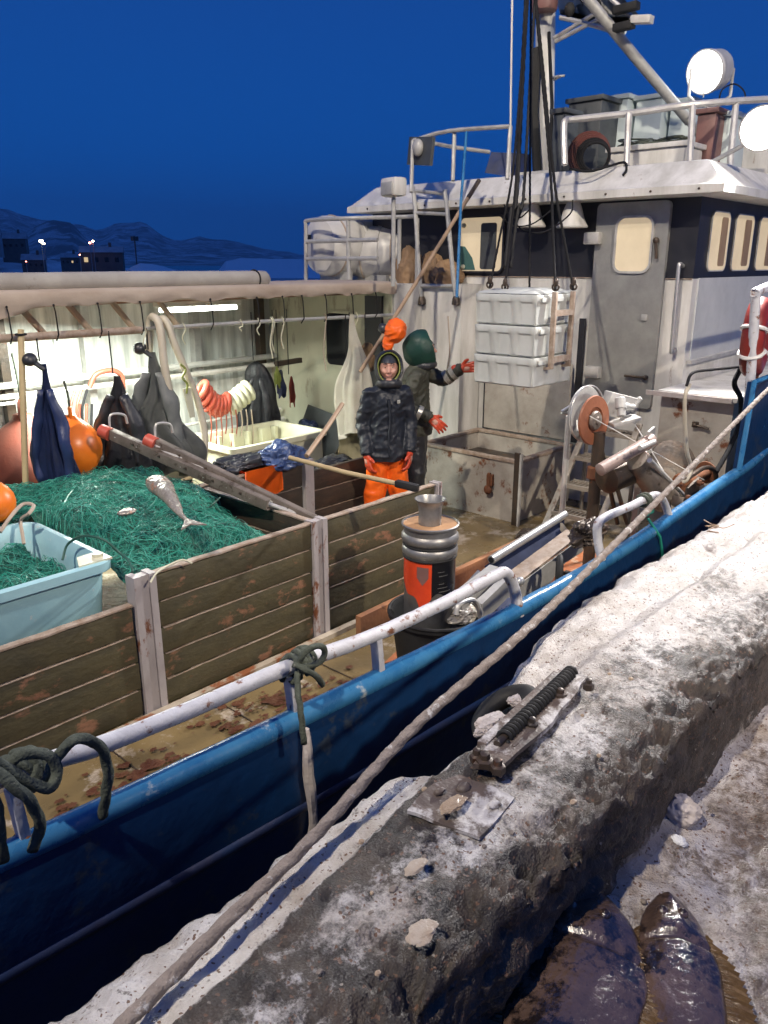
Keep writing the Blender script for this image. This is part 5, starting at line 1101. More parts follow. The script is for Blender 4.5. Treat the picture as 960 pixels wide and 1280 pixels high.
# searchlight
c = at_d(881, 90, 8.2); ax = (CAM-c); ax = (ax.normalized()+V(-.15, .55, -.05)).normalized()
t = thing('searchlight', 'big round searchlight glowing white on the roof', 'searchlight', c)
bm = B(); lathe(bm, c-ax*.30, [(.055, 0), (.145, .02), (.195, .08), (.203, .26), (.212, .27), (.212, .31), (.200, .31), (.196, .292)], 30, ax, False); obj('drum', bm, 'white', t)
bm = B(); lathe(bm, c-ax*.012, [(.001, 0), (.195, .001)], 30, ax, False); obj('lens', bm, 'searchglow', t)
for s_ in (-1, 1): bm = B(); q = c-ax*.14+R*.22*s_; tube(bm, [q+V(0, 0, .02), q+V(0, 0, -.24), q-R*.12*s_+V(0, 0, -.34)], .018, 8); obj('yoke_arm', bm, 'white', t)
bm = B(); tube(bm, [c-ax*.14+V(0, 0, -.3), V((c-ax*.14).x, (c-ax*.14).y, ZT)], .03, 8); obj('stand', bm, 'white', t)
bm = B(); tube(bm, [c+V(-.0, 0, -.14)+ax*.02, c+ax*.03+V(.0, -.03, -.14), c+ax*.03+V(0, -.03, -.24)], .008, 6); obj('catch', bm, 'steel', t)
# flood lamp
t = thing('flood_lamp', 'blazing white flood lamp at the starboard edge of the roof', 'lamp', LAMP); ax = V(-.8, -.45, -.28).normalized()
bm = B(); lathe(bm, LAMP-ax*.12, [(.03, 0), (.08, .01), (.14, .07), (.185, .13), (.195, .135), (.195, .15), (.18, .15), (.175, .14)], 28, ax, False); obj('housing', bm, 'steel', t)
bm = B(); lathe(bm, LAMP+ax*.022, [(.001, .012), (.10, .009), (.176, 0)], 28, ax, False); obj('lamp_glass', bm, 'lampglow', t)
bm = B(); tube(bm, [LAMP+ax*-.06, LAMP+V(.06, .12, -.1), V(LAMP.x+.06, LAMP.y+.45, ZT)], .022, 8); obj('bracket', bm, 'steel', t)
# unlit lamp on the deckhouse rail
c = at_d(492, 234, 7.9); t = thing('work_lamp', 'unlit white work lamp on a pole above the deckhouse rail', 'lamp', c)
bm = B(); box(bm, c, (.16, .26, .18), Matrix.Rotation(-.25, 3, 'Z'), .035); obj('lamp_housing', bm, 'white', t)
bm = B(); box(bm, c+V(-.083, .02, -.015), (.012, .20, .12), Matrix.Rotation(-.25, 3, 'Z'), .006); obj('lamp_glass', bm, 'steel', t)
bm = B(); q = at_d(497, 356, 7.9); tube(bm, [c+V(0, 0, -.05), V(c.x, c.y, ZP)], .022, 8); obj('pole', bm, 'steel', t)
# ------------------------------------------------------------------ rafts, rail and sacks on the deckhouse top
def raft(label, x_, y_, u, r_, L_, ax):
    c = on_u(x_, y_, u); t = thing('life_raft', label, 'life raft', (c.x, c.y, ZP)); bm = B(); ax = Vector(ax).normalized()
    prof_ = [(.01, -L_/2-.02), (r_*.45, -L_/2-.02), (r_*.55, -L_/2), (r_*.9, -L_/2+.04), (r_, -L_/2+.12), (r_, -.03), (r_*1.03, -.025), (r_*1.03, .025), (r_, .03), (r_, L_/2-.12), (r_*.9, L_/2-.04), (r_*.5, L_/2), (.01, L_/2)]
    lathe(bm, c, prof_, 36, ax); obj('canister', bm, 'raft', t)
    for k in (-.3, .28): bm = B(); torus(bm, c+ax*L_*k, r_*1.01, .012, ax, 36, 6); obj('strap', bm, 'canvas', t)
    bm = B(); box(bm, c-ax*(L_/2-.0)+V(0, .14, .10), (.05, .12, .07), frame_rot(ax), .01); obj('end_fitting', bm, 'black', t)
    bm = B(); box2(bm, (c.x-L_*.3, c.y-.25, ZP+.001), (c.x-L_*.22, c.y+.25, c.z-r_+.06)); box2(bm, (c.x+L_*.22, c.y-.25, ZP+.001), (c.x+L_*.3, c.y+.25, c.z-r_+.06)); obj('cradle', bm, 'steel', t, smooth=0)
raft('large white life raft canister behind the deckhouse rail', 440, 308, 7.7, .36, 1.15, (1, -.12, 0))
raft('smaller white life raft canister half hidden by the first one', 478, 316, 7.9, .33, .7, (.5, -1, 0))
q = lambda x_, y_, d=7.9: at_d(x_, y_, d)
E7 = lambda x_, z_: (V(6.96, on_u(x_, 340, 6.96).y, z_) if x_ < 480 else V(7.44, on_u(x_, 340, 7.44).y, z_))
zt_ = EYE+(330-264)/1033*7.95*1.0; zm1 = EYE+(330-296)/1033*8.0; zm2 = EYE+(330-322)/1033*8.0
railset('deckhouse_rail', 'grey tube guard rail round the life rafts', [
 ('top_tube', [E7(384, zt_-.04), E7(388, zt_), E7(440, zt_), E7(500, zt_+.02), E7(520, zt_+.02)]), ('middle_tube', [E7(384, zm1), E7(472, zm1)]), ('lower_tube', [E7(383, zm2), E7(472, zm2)]),
 ('post', [E7(382, ZP), E7(384, zt_)]), ('post', [E7(436, ZP), E7(436, zt_)]), ('post', [E7(499, ZP), E7(499, zt_)]), ('post', [E7(521, ZP), E7(521, zt_)])], .024)
DL = thing('deckhouse_ladder', 'narrow steel ladder from the deckhouse top up to the wheelhouse roof', 'ladder', on_u(548, 372, 6.86))
r1 = [on_u(527, 376, 7.36), on_u(524, 340, 7.36), on_u(519, 260, 7.42), on_u(516, 234, 7.45)]; r2 = [on_u(570, 376, 7.36), on_u(566, 340, 7.36), on_u(559, 262, 7.42), on_u(556, 238, 7.45)]
for r_ in (r1, r2):
    bm = B(); tube(bm, smoothpts(r_, 5), .026, 8); obj('side_rail', bm, 'steel', DL); bm = B(); lathe(bm, r_[0]+V(0, 0, -.05), [(.03, 0), (.05, .01), (.045, .07), (.03, .10)], 12); obj('rubber_foot', bm, 'darkiron', DL)
for k in (.96, .66, .22):
    P1 = smoothpts(r1, 10); P2_ = smoothpts(r2, 10); i = int(k*(len(P1)-1)); bm = B(); tube(bm, [P1[i], P2_[i]], .020, 8); obj('rung', bm, 'steel', DL)
for k, (x_, y_, sx_, sz_) in enumerate(((512, 338, .16, .26), (540, 335, .15, .22), (556, 342, .20, .17))):
    crumple('sack', ('upright brown sack by the deckhouse rail post', 'tall brown sack behind the left rail of the deckhouse ladder', 'squat brown sack between the rails of the deckhouse ladder')[k], 'sack', V(on_u(x_, y_, 7.55+.05*k).x, on_u(x_, y_, 7.55+.05*k).y, ZP+sz_*.5), (sx_, sx_, sz_), 'burlap', 30+k, .2)
# ------------------------------------------------------------------ step ladder up to the door
ST = thing('step_ladder', 'aluminium grated steps leading up to the wheelhouse door', 'steps', (6.6, 3.55, 0))
vL, vR = 3.74, 3.22
for vv in (vL, vR):
    bm = B(); bar(bm, (6.34, vv, 0), (7.20, vv, 1.08), .03, .06, (0, 1, 0), bev=.004); obj('stringer', bm, 'stepalu', ST); bm = B(); tube(bm, [(7.15, vv, 1.08), (7.15, vv, 0)], .022, 8); obj('back_leg', bm, 'stepalu', ST)
for k in range(4):
    z_ = .24+.24*k; uu = 6.34+.86*z_/1.08; bm = B(); box2(bm, (uu-.03, vR+.02, z_-.02), (uu, vL-.02, z_+.02)); box2(bm, (uu+.17, vR+.02, z_-.02), (uu+.2, vL-.02, z_+.02))
    for j in range(12): vv = vR+.04+j*.045; box2(bm, (uu, vv, z_-.01), (uu+.17, vv+.012, z_+.012))
    obj('grated_step', bm, 'stepalu', ST, smooth=0)
# ------------------------------------------------------------------ line hauler
LH = thing('line_hauler', 'net and line hauler with red brown brake disc on a steel stand', 'line hauler', (5.9, 3.1, 0))
c = on_v(741, 518, 3.05); ax = V(-.12, -1, .05).normalized()
bm = B(); lathe(bm, c-ax*.10, [(.06, 0), (.222, .012), (.228, .022), (.222, .03), (.12, .035)], 40, ax); obj('guard_disc', bm, 'steel', LH)
bm = B(); cz = c+V(.01, 0, -.05); lathe(bm, cz-ax*.01, [(.08, 0), (.195, .003), (.205, .014), (.20, .03), (.11, .034), (.105, .02)], 40, ax); obj('brake_disc', bm, 'rustdisc', LH)
bm = B(); lathe(bm, cz+ax*.02, [(.080, 0), (.078, .012), (.070, .022), (.035, .028), (.03, .04), (.01, .042)], 28, ax); obj('hub', bm, 'oldalu', LH)
bm = B(); torus(bm, c-ax*.05, .232, .006, ax, 40, 8); obj('wire_rim', bm, 'chrome', LH)
bm = B(); p = on_v(702, 515, 3.25); tube(bm, [p, on_v(716, 506, 3.2), c+V(0, .1, .02)], .016, 8); tube(bm, [p, c+V(0, .12, -.02)], .016, 8); tube(bm, [c+V(-.1, .1, -.02), on_v(722, 538, 3.1), on_v(730, 540, 3.1)], .014, 8); obj('guide_fork', bm, 'chrome', LH)
bm = B(); a = on_v(711, 520, 3.3); tube(bm, [a, V(a.x, a.y, 0)], .026, 8); obj('rear_leg', bm, 'alu', LH)
a = on_v(748, 555, 3.0); bm = B(); tube(bm, [V(a.x, a.y, a.z+.1), V(a.x, a.y, 0)], .052, 14); obj('main_post', bm, 'darkiron', LH)
bm = B(); lathe(bm, V(a.x, a.y, on_v(744, 590, 3.0).z-.06), [(.06, 0), (.08, .01), (.075, .10), (.05, .11)], 14); obj('rusty_clamp', jitter(bm, .006, 14), 'rust', LH)
for k, (x1_, y1_, x2_, y2_) in enumerate(((752, 562, 772, 655), (772, 612, 784, 655))): bm = B(); tube(bm, [on_v(x1_, y1_, 3.1), on_v(x2_, y2_, 3.0)], .020, 8); obj('brace', bm, 'darkiron', LH)
bm = B(); a, b = on_v(756, 503, 3.1), on_v(792, 512, 2.95); bar(bm, a, b, .12, .20, bev=.01); obj('gear_casing', bm, 'alu', LH)
bm = B(); a, b = on_v(762, 530, 3.0), on_v(796, 521, 2.85); bar(bm, a, b, .18, .03, bev=.005); obj('tray', bm, 'alu', LH)
for (x1_, y1_, x2_, y2_, r_) in ((775, 497, 777, 520, .045), (787, 516, 800, 498, .035), (772, 508, 792, 509, .035)): bm = B(); a, b = on_v(x1_, y1_, 2.95), on_v(x2_, y2_, 2.9); d_ = (b-a).normalized(); L_ = (b-a).length; lathe(bm, a, [(r_*.8, 0), (r_, .01), (r_, L_*.6), (r_*.75, L_*.62), (r_*.75, L_), (r_*.4, L_+.01)], 16, d_); obj('hydraulic_motor', bm, 'steel', LH)
NR = thing('net_roller', 'worn pinkish steel roller arm above a fat grey drum by the gunwale', 'net roller', (5.4, 2.7, 0))
a, b = on_v(749, 588, 2.75), on_v(815, 550, 2.6); bm = B(); d_ = (b-a).normalized(); L_ = (b-a).length; lathe(bm, a, [(.035, 0), (.05, .01), (.05, L_*.88), (.057, L_*.885), (.057, L_), (.04, L_+.015)], 18, d_); obj('roller_arm', bm, 'armpaint', NR)
bm = B(); a2, b2 = on_v(756, 600, 2.8), on_v(802, 580, 2.7); d_ = (b2-a2).normalized(); lathe(bm, a2, [(.09, 0), (.12, .02), (.13, (b2-a2).length)], 20, d_); obj('dark_trough', bm, 'darkiron', NR)
a, b = on_v(793, 573, 2.65), on_v(838, 632, 2.5); bm = B(); d_ = (b-a).normalized(); L_ = (b-a).length; lathe(bm, a, [(.07, 0), (.10, .015), (.11, L_*.5), (.115, L_*.52), (.115, L_*.9), (.08, L_)], 22, d_); obj('drum', bm, 'oldalu', NR)
bm = B(); tube(bm, [on_v(812, 575, 2.5), on_v(855, 620, 2.45)], .022, 8); tube(bm, [on_v(800, 560, 2.5), on_v(818, 552, 2.5)], .02, 8); obj('push_rod', bm, 'alu', NR)
c = on_v(838, 580, 2.75); bm = B(); lathe(bm, c, [(.05, 0), (.20, .02), (.21, .05), (.20, .08), (.05, .1)], 30, (-.5, -.5, .5)); obj('rear_flange', bm, 'darkiron', NR)
bm = B(); p = on_v(812, 540, 2.6); prism(bm, [p, p+V(.10, 0, .03), p+V(.12, 0, -.12), p+V(.02, 0, -.14)], (0, .02, 0)); obj('bracket_plate', bm, 'alu', NR)
bm = B(); p1, p2 = on_v(800, 590, 2.8), on_v(775, 655, 2.8); bar(bm, p1, V(p1.x, p1.y, 0), .05, .05); bar(bm, on_v(845, 625, 2.4), V(on_v(845, 625, 2.4).x, 2.4, 0), .05, .05); obj('stand_leg', bm, 'ruststeel', NR)
WN = thing('rusty_winch', 'rusty iron winch parts behind the gunwale near the blue bulwark', 'winch', on_v(868, 620, 2.4))
bm = B(); a, b = on_v(852, 606, 2.5), on_v(884, 590, 2.45); d_ = (b-a).normalized(); L_ = (b-a).length; lathe(bm, a, [(.09, 0), (.10, .01), (.10, .025), (.055, .03), (.05, L_*.5), (.055, L_-.03), (.10, L_-.025), (.10, L_-.01), (.08, L_)], 22, d_); obj('winch_drum', jitter(bm, .004, 20), 'rust', WN)
bm = B(); tube(bm, smoothpts([on_v(836, 612, 2.35), on_v(856, 600, 2.35), on_v(880, 585, 2.35), on_v(893, 588, 2.35), on_v(896, 602, 2.35)], 5), .020, 8); obj('bent_pipe', jitter(bm, .003, 20), 'darkiron', WN)
bm = B(); p = on_v(866, 616, 2.3); prism(bm, [p+V(-.12, 0, .06), p+V(.12, 0, .10), p+V(.15, 0, -.10), p+V(-.14, 0, -.12)], (0, .02, 0)); obj('side_plate', jitter(bm, .006, 12), 'darkiron', WN)
bm = B(); p = on_v(850, 628, 2.28); box(bm, p, (.14, .10, .08), Matrix.Rotation(.4, 3, 'Y'), .012); obj('gear_block', jitter(bm, .006, 12), 'darkiron', WN)
for x_, y_ in ((846, 604), (872, 603), (884, 612), (858, 622)): bm = B(); lathe(bm, on_v(x_, y_, 2.27), [(.026, 0), (.026, .03), (.012, .032), (.012, .05)], 6, (0, -1, 0)); obj('bolt', bm, 'rust', WN)
crumple('rusty_fitting', 'dark iron fittings piled at the foot of the line hauler', 'fittings', on_v(735, 668, 2.4), (.16, .08, .08), 'darkiron', 23, .5)
crumple('orange_lump', 'small orange brown lump of iron behind the winch parts', 'fitting', on_v(890, 585, 2.6), (.12, .08, .1), 'rust', 27, .5)
for k, (pts, r_, m_, lb) in enumerate((
 ([(862, 480), (856, 500), (858, 560), (864, 585), (858, 600), (848, 604)], .016, 'hose', 'cream hose looping down from the shelf to the net roller'),
 ([(858, 482), (866, 466), (890, 462), (925, 458), (938, 452)], .012, 'cable', 'dark hose lying over the shelf top'),
 ([(925, 462), (918, 480), (926, 500), (924, 530), (912, 560), (895, 590)], .022, 'cable', 'black hose hanging down beside the blue bulwark'))):
    hosething('hose', lb, [on_v(x_, y_, 2.34) for x_, y_ in pts], r_, m_)
for k, (p, q, r_) in enumerate(((( 737, 520, 3.0), (880, 600, 2.3), .004), ((790, 525, 2.85), (830, 590, 2.5), .005))):
    t = thing('hauling_line', ('thin taut line running from the brake disc toward the bow', 'short taut line from the motor to the roller')[k], 'line', on_v(*p)); bm = B(); tube(bm, [on_v(*p), on_v(*q)], r_, 6); obj('line', bm, 'white', t)
t = thing('green_twine', 'dark green twine tied round the gunwale below the second rail', 'twine', rp_(812, 660)); bm = B(); q = rp_(812, 640)
for k in range(5): tube(bm, smoothpts([q+V(random.uniform(-.06, .06), 0, random.uniform(-.02, .05)) for _ in range(5)], 5), .008, 6)
tube(bm, [rp_(810, 648), rp_(811, 668)+V(0, -.08, 0), rp_(814, 700)+V(0, -.09, 0)], .010, 6); obj('twine', bm, 'strand', t)
# gutting chute
CH_ = thing('chute', 'steel chute with dark blue side sheet and tube top running along the side deck', 'chute', (4.6, 2.7, 0))
a, b = on_v(614, 700, 2.78), on_v(706, 643, 2.78); bm = B(); tube(bm, [a, b], .030, 12); obj('top_tube', bm, 'chrome', CH_)
bm = B(); tube(bm, [a+(a-b).normalized()*.004, a+(a-b).normalized()*-.02], .021, 10); obj('tube_bore', bm, 'black', CH_)
a2, b2 = on_v(625, 722, 2.70), on_v(702, 672, 2.70); bm = B(); prism(bm, [a+V(-.06, 0, -.03), b+V(.0, 0, -.03), b2+V(.03, 0, 0), a2+V(-.02, 0, 0)], (0, .012, 0)); obj('blue_side_sheet', bm, 'chuteblue', CH_, smooth=0)
c1, c2 = on_v(634, 735, 2.60), on_v(722, 668, 2.60)
bm = B(); bar(bm, c1+V(-.05, .03, .0), c2+V(.0, .03, .01), .13, .018, bev=.003); obj('channel_top', jitter(bm, .003, 9), 'edge', CH_)
bm = B(); prism(bm, [c1+V(-.06, -.04, -.01), c2+V(.02, -.04, -.01), c2+V(.02, -.04, -.13), c2+V(-.25, -.04, -.15), c1+V(.35, -.04, -.17), c1+V(.15, -.04, -.2), c1+V(-.06, -.04, -.2)], (0, .012, 0)); obj('channel_side', bm, 'steel', CH_, smooth=0)
bm = B(); p = on_v(703, 662, 2.72); prism(bm, [p+V(0, 0, .05), p+V(.08, 0, -.02), p+V(0, 0, -.06)], (0, .02, 0)); obj('end_plate', bm, 'ruststeel', CH_)
bm = B(); prism(bm, [c1+V(-.06, .10, -.02), a+V(-.10, .02, -.05), a+V(-.42, .10, -.28), c1+V(-.5, .12, -.26)], (0, .015, 0)); obj('tail_plate', bm, 'steel', CH_)
for uu in (c1.x+.05, c2.x-.15): bm = B(); bar(bm, (uu, 2.58, c1.z-.1), (uu, 2.58, 0), .04, .04); obj('support_leg', bm, 'darkiron', CH_)
bm = B(); bar(bm, on_v(572, 752, 2.5), on_v(618, 716, 2.5), .06, .10); bar(bm, on_v(600, 764, 2.4), on_v(640, 725, 2.4), .05, .12); obj('tail_arm', bm, 'steel', CH_)
c = on_v(699, 716, 2.35); bm = B(); torus(bm, c, .10, .022, (.6, -1, 0), 24, 8); t = thing('black_ring', 'black rubber ring hanging below the chute', 'ring', c); obj('ring', bm, 'rubber', t)
t = thing('bent_bracket', 'bent thin steel bracket beside the black bin under the rail', 'bracket', on_v(600, 780, 2.4)); bm = B(); tube(bm, smoothpts([on_v(x_, y_, 2.35) for x_, y_ in ((570, 768), (574, 756), (590, 750), (598, 758), (604, 785))], 5), .014, 8); tube(bm, smoothpts([on_v(x_, y_, 2.45) for x_, y_ in ((590, 752), (600, 762), (614, 778), (612, 790))], 5), .012, 8); obj('rod', bm, 'alu', t)
t = thing('deck_box', 'small blue and grey steel box standing behind the rail bend', 'box', on_v(628, 765, 2.5)); bm = B(); p = on_v(626, 762, 2.5); box2(bm, (p.x-.05, 2.42, 0), (p.x+.16, 2.62, p.z+.02), bev=.01); obj('body', bm, 'stripe', t); bm = B(); sphere(bm, on_v(650, 727, 2.4), (.03, .03, .03), 10); obj('latch_knob', bm, 'chrome', t)
# ------------------------------------------------------------------ paint pails in a black bin
pc = on_v(538, 652, 2.9); pr0 = .170
BB = thing('black_bin', 'black plastic bin under the rail holding the tall tin', 'bin', (pc.x, 2.9, 0)); bm = B(); lathe(bm, (pc.x+.03, 2.86, 0), [(.22, 0), (.24, .01), (.29, .40), (.31, .41), (.31, .44), (.29, .445), (.275, .42), (.23, .06), (.01, .05)], 36); obj('shell', bm, 'rubber', BB)
bm = B(); torus(bm, (pc.x+.03, 2.86, .44), .305, .012, (0, 0, 1), 36, 8); obj('rim', bm, 'rubber', BB)
crumple('plastic_wrap', 'clear crumpled plastic wrap round the foot of the tall tin', 'plastic', V(pc.x+.14, 2.76, .42), (.13, .1, .05), 'foil', 40, .3)
PL = thing('paint_pail', 'tall silver tin with orange and black label standing in the black bin', 'pail', (pc.x, 2.9, .3)); zt_ = pc.z-.005
bm = B(); pf = [(.155, .2), (.158, .22), (.160, zt_-.20), (.172, zt_-.185), (.176, zt_-.165), (.172, zt_-.145), (.162, zt_-.135), (.162, zt_-.12), (.176, zt_-.105), (.180, zt_-.085), (.176, zt_-.068), (.164, zt_-.055), (.166, zt_-.02), (.178, zt_-.012), (.180, zt_), (.172, zt_+.004), (.168, zt_-.006)]
lathe(bm, (pc.x, 2.9, 0), pf, 48, (0, 0, 1), False); obj('can_body', bm, 'silver', PL)
for z_ in (zt_-.128, zt_-.205): b_ = B(); torus(b_, (pc.x, 2.9, z_), .163, .009, (0, 0, 1), 48, 8); obj('dark_band', b_, 'rubber', PL)
bm = B(); lathe(bm, (pc.x, 2.9, zt_-.012), [(.001, .006), (.169, .006)], 40, (0, 0, 1), False); obj('rusty_lid', bm, 'tan', PL)
def wrap(name, a0, a1, z0, z1, m_, dr=.002, cut=None):
    bm = B(); n = 30; cols = []
    for i in range(n+1):
        a = math.radians(a0+(a1-a0)*i/n); lo = z0 if cut is None else cut(i/n)
        cols.append([bm.verts.new((pc.x+(.160+dr)*math.cos(a), 2.9+(.160+dr)*math.sin(a), z_)) for z_ in (lo, (lo+z1)/2, z1)])
    for a, b in zip(cols, cols[1:]):
        for k in range(2): bm.faces.new((a[k], b[k], b[k+1], a[k+1]))
    return obj(name, bm, m_, PL, smooth=180)
toc = math.degrees(math.atan2(-2.9, -pc.x))   # direction from the tin to the camera
zb = zt_-.21
wrap('orange_label', toc-88, toc+5, zt_-.52, zb, 'label', .002, lambda s: zt_-.46+.10*max(0, .35-s)/.35+.0-.12*math.exp(-((s-.8)/.12)**2)+.02)
wrap('black_label', toc+5, toc+95, zt_-.50, zb, 'blacklabel', .0022, lambda s: zt_-.44+.03*math.sin(s*9))
wrap('dark_figure', toc-28, toc-2, zt_-.40, zb-.03, 'redsteel', .0036, lambda s: zt_-.36+.05*abs(s-.5)*2)
for k in range(7):
    z_ = zb-.06-.026*k
    if k in (2,): continue
    wrap('print_line', toc+18+3*(k % 2), toc+34+9*(k % 3), z_-.0035, z_, 'silver', .0040)
c = V(pc.x-.005, 2.9, zt_-.005); bm = B(); lathe(bm, c, [(.070, 0), (.071, .09), (.074, .115), (.086, .145), (.095, .155), (.096, .160), (.090, .160), (.074, .13), (.066, .10), (.064, .02), (.001, .015)], 32); o = obj('steel_cup', bm, 'silver', None, origin=c); tagp(o, 'flared steel cup standing on the rusty lid of the tall tin', 'cup')
# ------------------------------------------------------------------ people
def caps(bm, lst, ys=1., c=(0, 0, 0)):
    b = B()
    for a, ra, bb, rb in lst: capsule(b, a, ra, bb, rb)
    if ys != 1:
        for v in b.verts: v.co.y = c[1]+(v.co.y-c[1])*ys
    me = bpy.data.meshes.new('x'); b.to_mesh(me); b.free(); bm.from_mesh(me); bpy.data.meshes.remove(me)
def hand(w, d, n, s, curl=.5, sp=.5, size=1.):
    """gloved hand: wrist w, pointing d, palm facing n, thumb side s (+1/-1 along n x d)"""
    bm = B(); w = Vector(w); d = Vector(d).normalized(); n = Vector(n); n = (n-d*n.dot(d)).normalized(); t = n.cross(d)*s; k = size
    capsule(bm, w-d*.05*k, .036*k, w+d*.015*k, .030*k)
    for i in range(4):
        o_ = (i-1.5)*.021*k; capsule(bm, w+d*.015*k-t*o_*.7, .018*k, w+d*.088*k-t*o_, .0145*k)
        p = w+d*.090*k-t*o_*1.08; L_ = (.88, 1.0, .93, .74)[i]*k; dd = (d-t*o_*sp*8).normalized(); r_ = (.0115, .012, .0115, .010)[i]*k
        for j, (l, c_) in enumerate(((.042, curl*.6), (.027, curl*1.1), (.022, curl*.8))):
            dd = (Matrix.Rotation(c_, 3, dd.cross(n)) @ dd).normalized(); q = p+dd*l*L_; capsule(bm, p, r_, q, r_*.92); p = q; r_ *= .93
    p = w+d*.022*k+t*.030*k; capsule(bm, w+d*.01*k, .018*k, p, .016*k); dd = (d*.65+t*.75+n*.25).normalized()
    for l in (.036, .028): q = p+dd*l*k; capsule(bm, p, .0145*k, q, .0125*k); p = q; dd = (dd+d*.45+n*.30-t*.2).normalized()
    return remeshed(bm, .0042, 3)
def person(loc, rz, label, P, jacket, trousers, hood, glove='glove'):
    t = thing('person', label, 'person', loc, rz)
    H_ = Vector(P['head']); yaw = Matrix.Rotation(P.get('yaw', 0), 3, 'Z') @ Matrix.Rotation(P.get('tilt', 0), 3, 'X')
    hv = lambda x, y, z: H_+yaw @ V(x, y, z)
    sh, el, wr = P['sh'], P['el'], P['wr']
    b = B()
    caps(b, [((0, 0, .98), .105, (0, 0, 1.25), .10), ((0, 0, 1.25), .10, (0, .0, 1.36), .09), (V(*sh[0])-V(0, 0, .01), .04, V(*sh[1])-V(0, 0, .01), .04)], .75)
    capsule(b, (0, .0, 1.44), .06, hv(0, .02, -.09), .055)
    for s_ in (0, 1):
        capsule(b, V(*sh[s_])-V(0, 0, .01), .042, el[s_], .040); capsule(b, el[s_], .043, wr[s_], .032); capsule(b, wr[s_], .03, Vector(wr[s_])+Vector(P['hd'][s_])*.08, .028)
        x_ = -.08 if s_ == 0 else .08; capsule(b, (x_, 0, .93), .085, (x_*1.15, .0, .50), .065); capsule(b, (x_*1.15, 0, .50), .06, (x_*1.25, .02, .10), .042); capsule(b, (x_*1.25, .03, .05), .045, (x_*1.4, -.13, .04), .035)
    g = bmesh.ops.create_uvsphere(b, u_segments=24, v_segments=16, radius=1)
    for v in g['verts']:
        q = v.co.copy(); q = V(q.x*.080, q.y*.094, q.z*.114); k = 1-.22*sstep(.0, -.11, q.z) if q.z < 0 else 1; v.co = hv(q.x*k, q.y*(1-.05*sstep(0, -.1, q.z)), q.z)
    def hc(p, ra, q, rb): capsule(b, hv(*p), ra, hv(*q), rb, n=10)
    hc((0, -.078, .028), .010, (0, -.110, -.022), .0145); hc((-.014, -.096, -.024), .008, (.014, -.096, -.024), .008)       # nose
    hc((-.042, -.078, .042), .010, (-.010, -.088, .038), .010); hc((.010, -.088, .038), .010, (.042, -.078, .042), .010)    # brows
    hc((-.046, -.066, -.012), .020, (-.034, -.074, -.026), .018); hc((.034, -.074, -.026), .018, (.046, -.066, -.012), .020)  # cheeks
    hc((-.02, -.086, -.052), .0085, (.02, -.086, -.052), .0085); hc((-.017, -.084, -.070), .009, (.017, -.084, -.070), .009); hc((-.014, -.074, -.098), .018, (.014, -.074, -.098), .018)
    for s_ in (-1, 1): hc((s_*.078, .005, .015), .010, (s_*.074, .0, -.03), .009)
    body = obj('body', remeshed(b, .0062, 2), 'skin', t, smooth=180, local=True)
    for s_ in (-1, 1):
        bm = B(); sphere(bm, hv(s_*.031, -.083, .016), (.0085, .007, .0058), 10); obj('eye', bm, 'eye', t, local=True)
        bm = B(); tube(bm, [hv(s_*.014, -.100, .044), hv(s_*.030, -.097, .050), hv(s_*.048, -.082, .044)], .0030, 6); obj('eyebrow', bm, 'hair', t, local=True)
    bm = B(); tube(bm, smoothpts([hv(-.026, -.088, -.056), hv(-.012, -.0965, -.0605), hv(.012, -.0965, -.0605), hv(.026, -.088, -.056)], 4), .0052, 6); obj('mouth', bm, 'lips', t, local=True)
    # trousers
    b = B(); caps(b, [((0, 0, .92), .145, (0, 0, 1.05), .125)], .8)
    for s_ in (-1, 1): capsule(b, (s_*.075, 0, .86), .112, (s_*.11, -.01, .50), .098); capsule(b, (s_*.12, -.01, .50), .10, (s_*.135, .01, .14), .088)
    obj('trousers', remeshed(b, .013, 3, .009, 9), trousers, t, smooth=180, local=True)
    for s_ in (-1, 1):
        b = B(); capsule(b, (s_*.135, .02, .22), .075, (s_*.135, .02, .06), .07); capsule(b, (s_*.135, .02, .055), .055, (s_*.15, -.15, .05), .048); obj('boot', remeshed(b, .010, 3), 'rubber', t, smooth=180, local=True)
    # jacket
    b = B(); caps(b, [((0, .01, P.get('hem', .86)), .205, (0, .01, 1.12), .165), ((0, .01, 1.12), .165, (0, .015, 1.36), .155)], .84)
    caps(b, [(V(*sh[0])+V(.05, 0, 0), .085, V(*sh[1])-V(.05, 0, 0), .085)], .95)
    capsule(b, (0, .015, 1.42), .118, hv(0, .02, -.115), .085)
    for s_ in (0, 1): capsule(b, sh[s_], .080, el[s_], .066); capsule(b, el[s_], .066, Vector(wr[s_])-(Vector(wr[s_])-Vector(el[s_])).normalized()*.01, .056)
    jb = remeshed(b, .0115, 4, P.get('fold', .013), 11)
    zc = P.get('hem', .86)-.05
    bmesh.ops.bisect_plane(jb, geom=jb.verts[:]+jb.edges[:]+jb.faces[:], plane_co=(0, 0, zc), plane_no=(0, 0, -1), clear_outer=True) if min(wr[0][2], wr[1][2])-.06 > zc else None
    J = obj('jacket', jb, jacket, t, smooth=180, local=True)
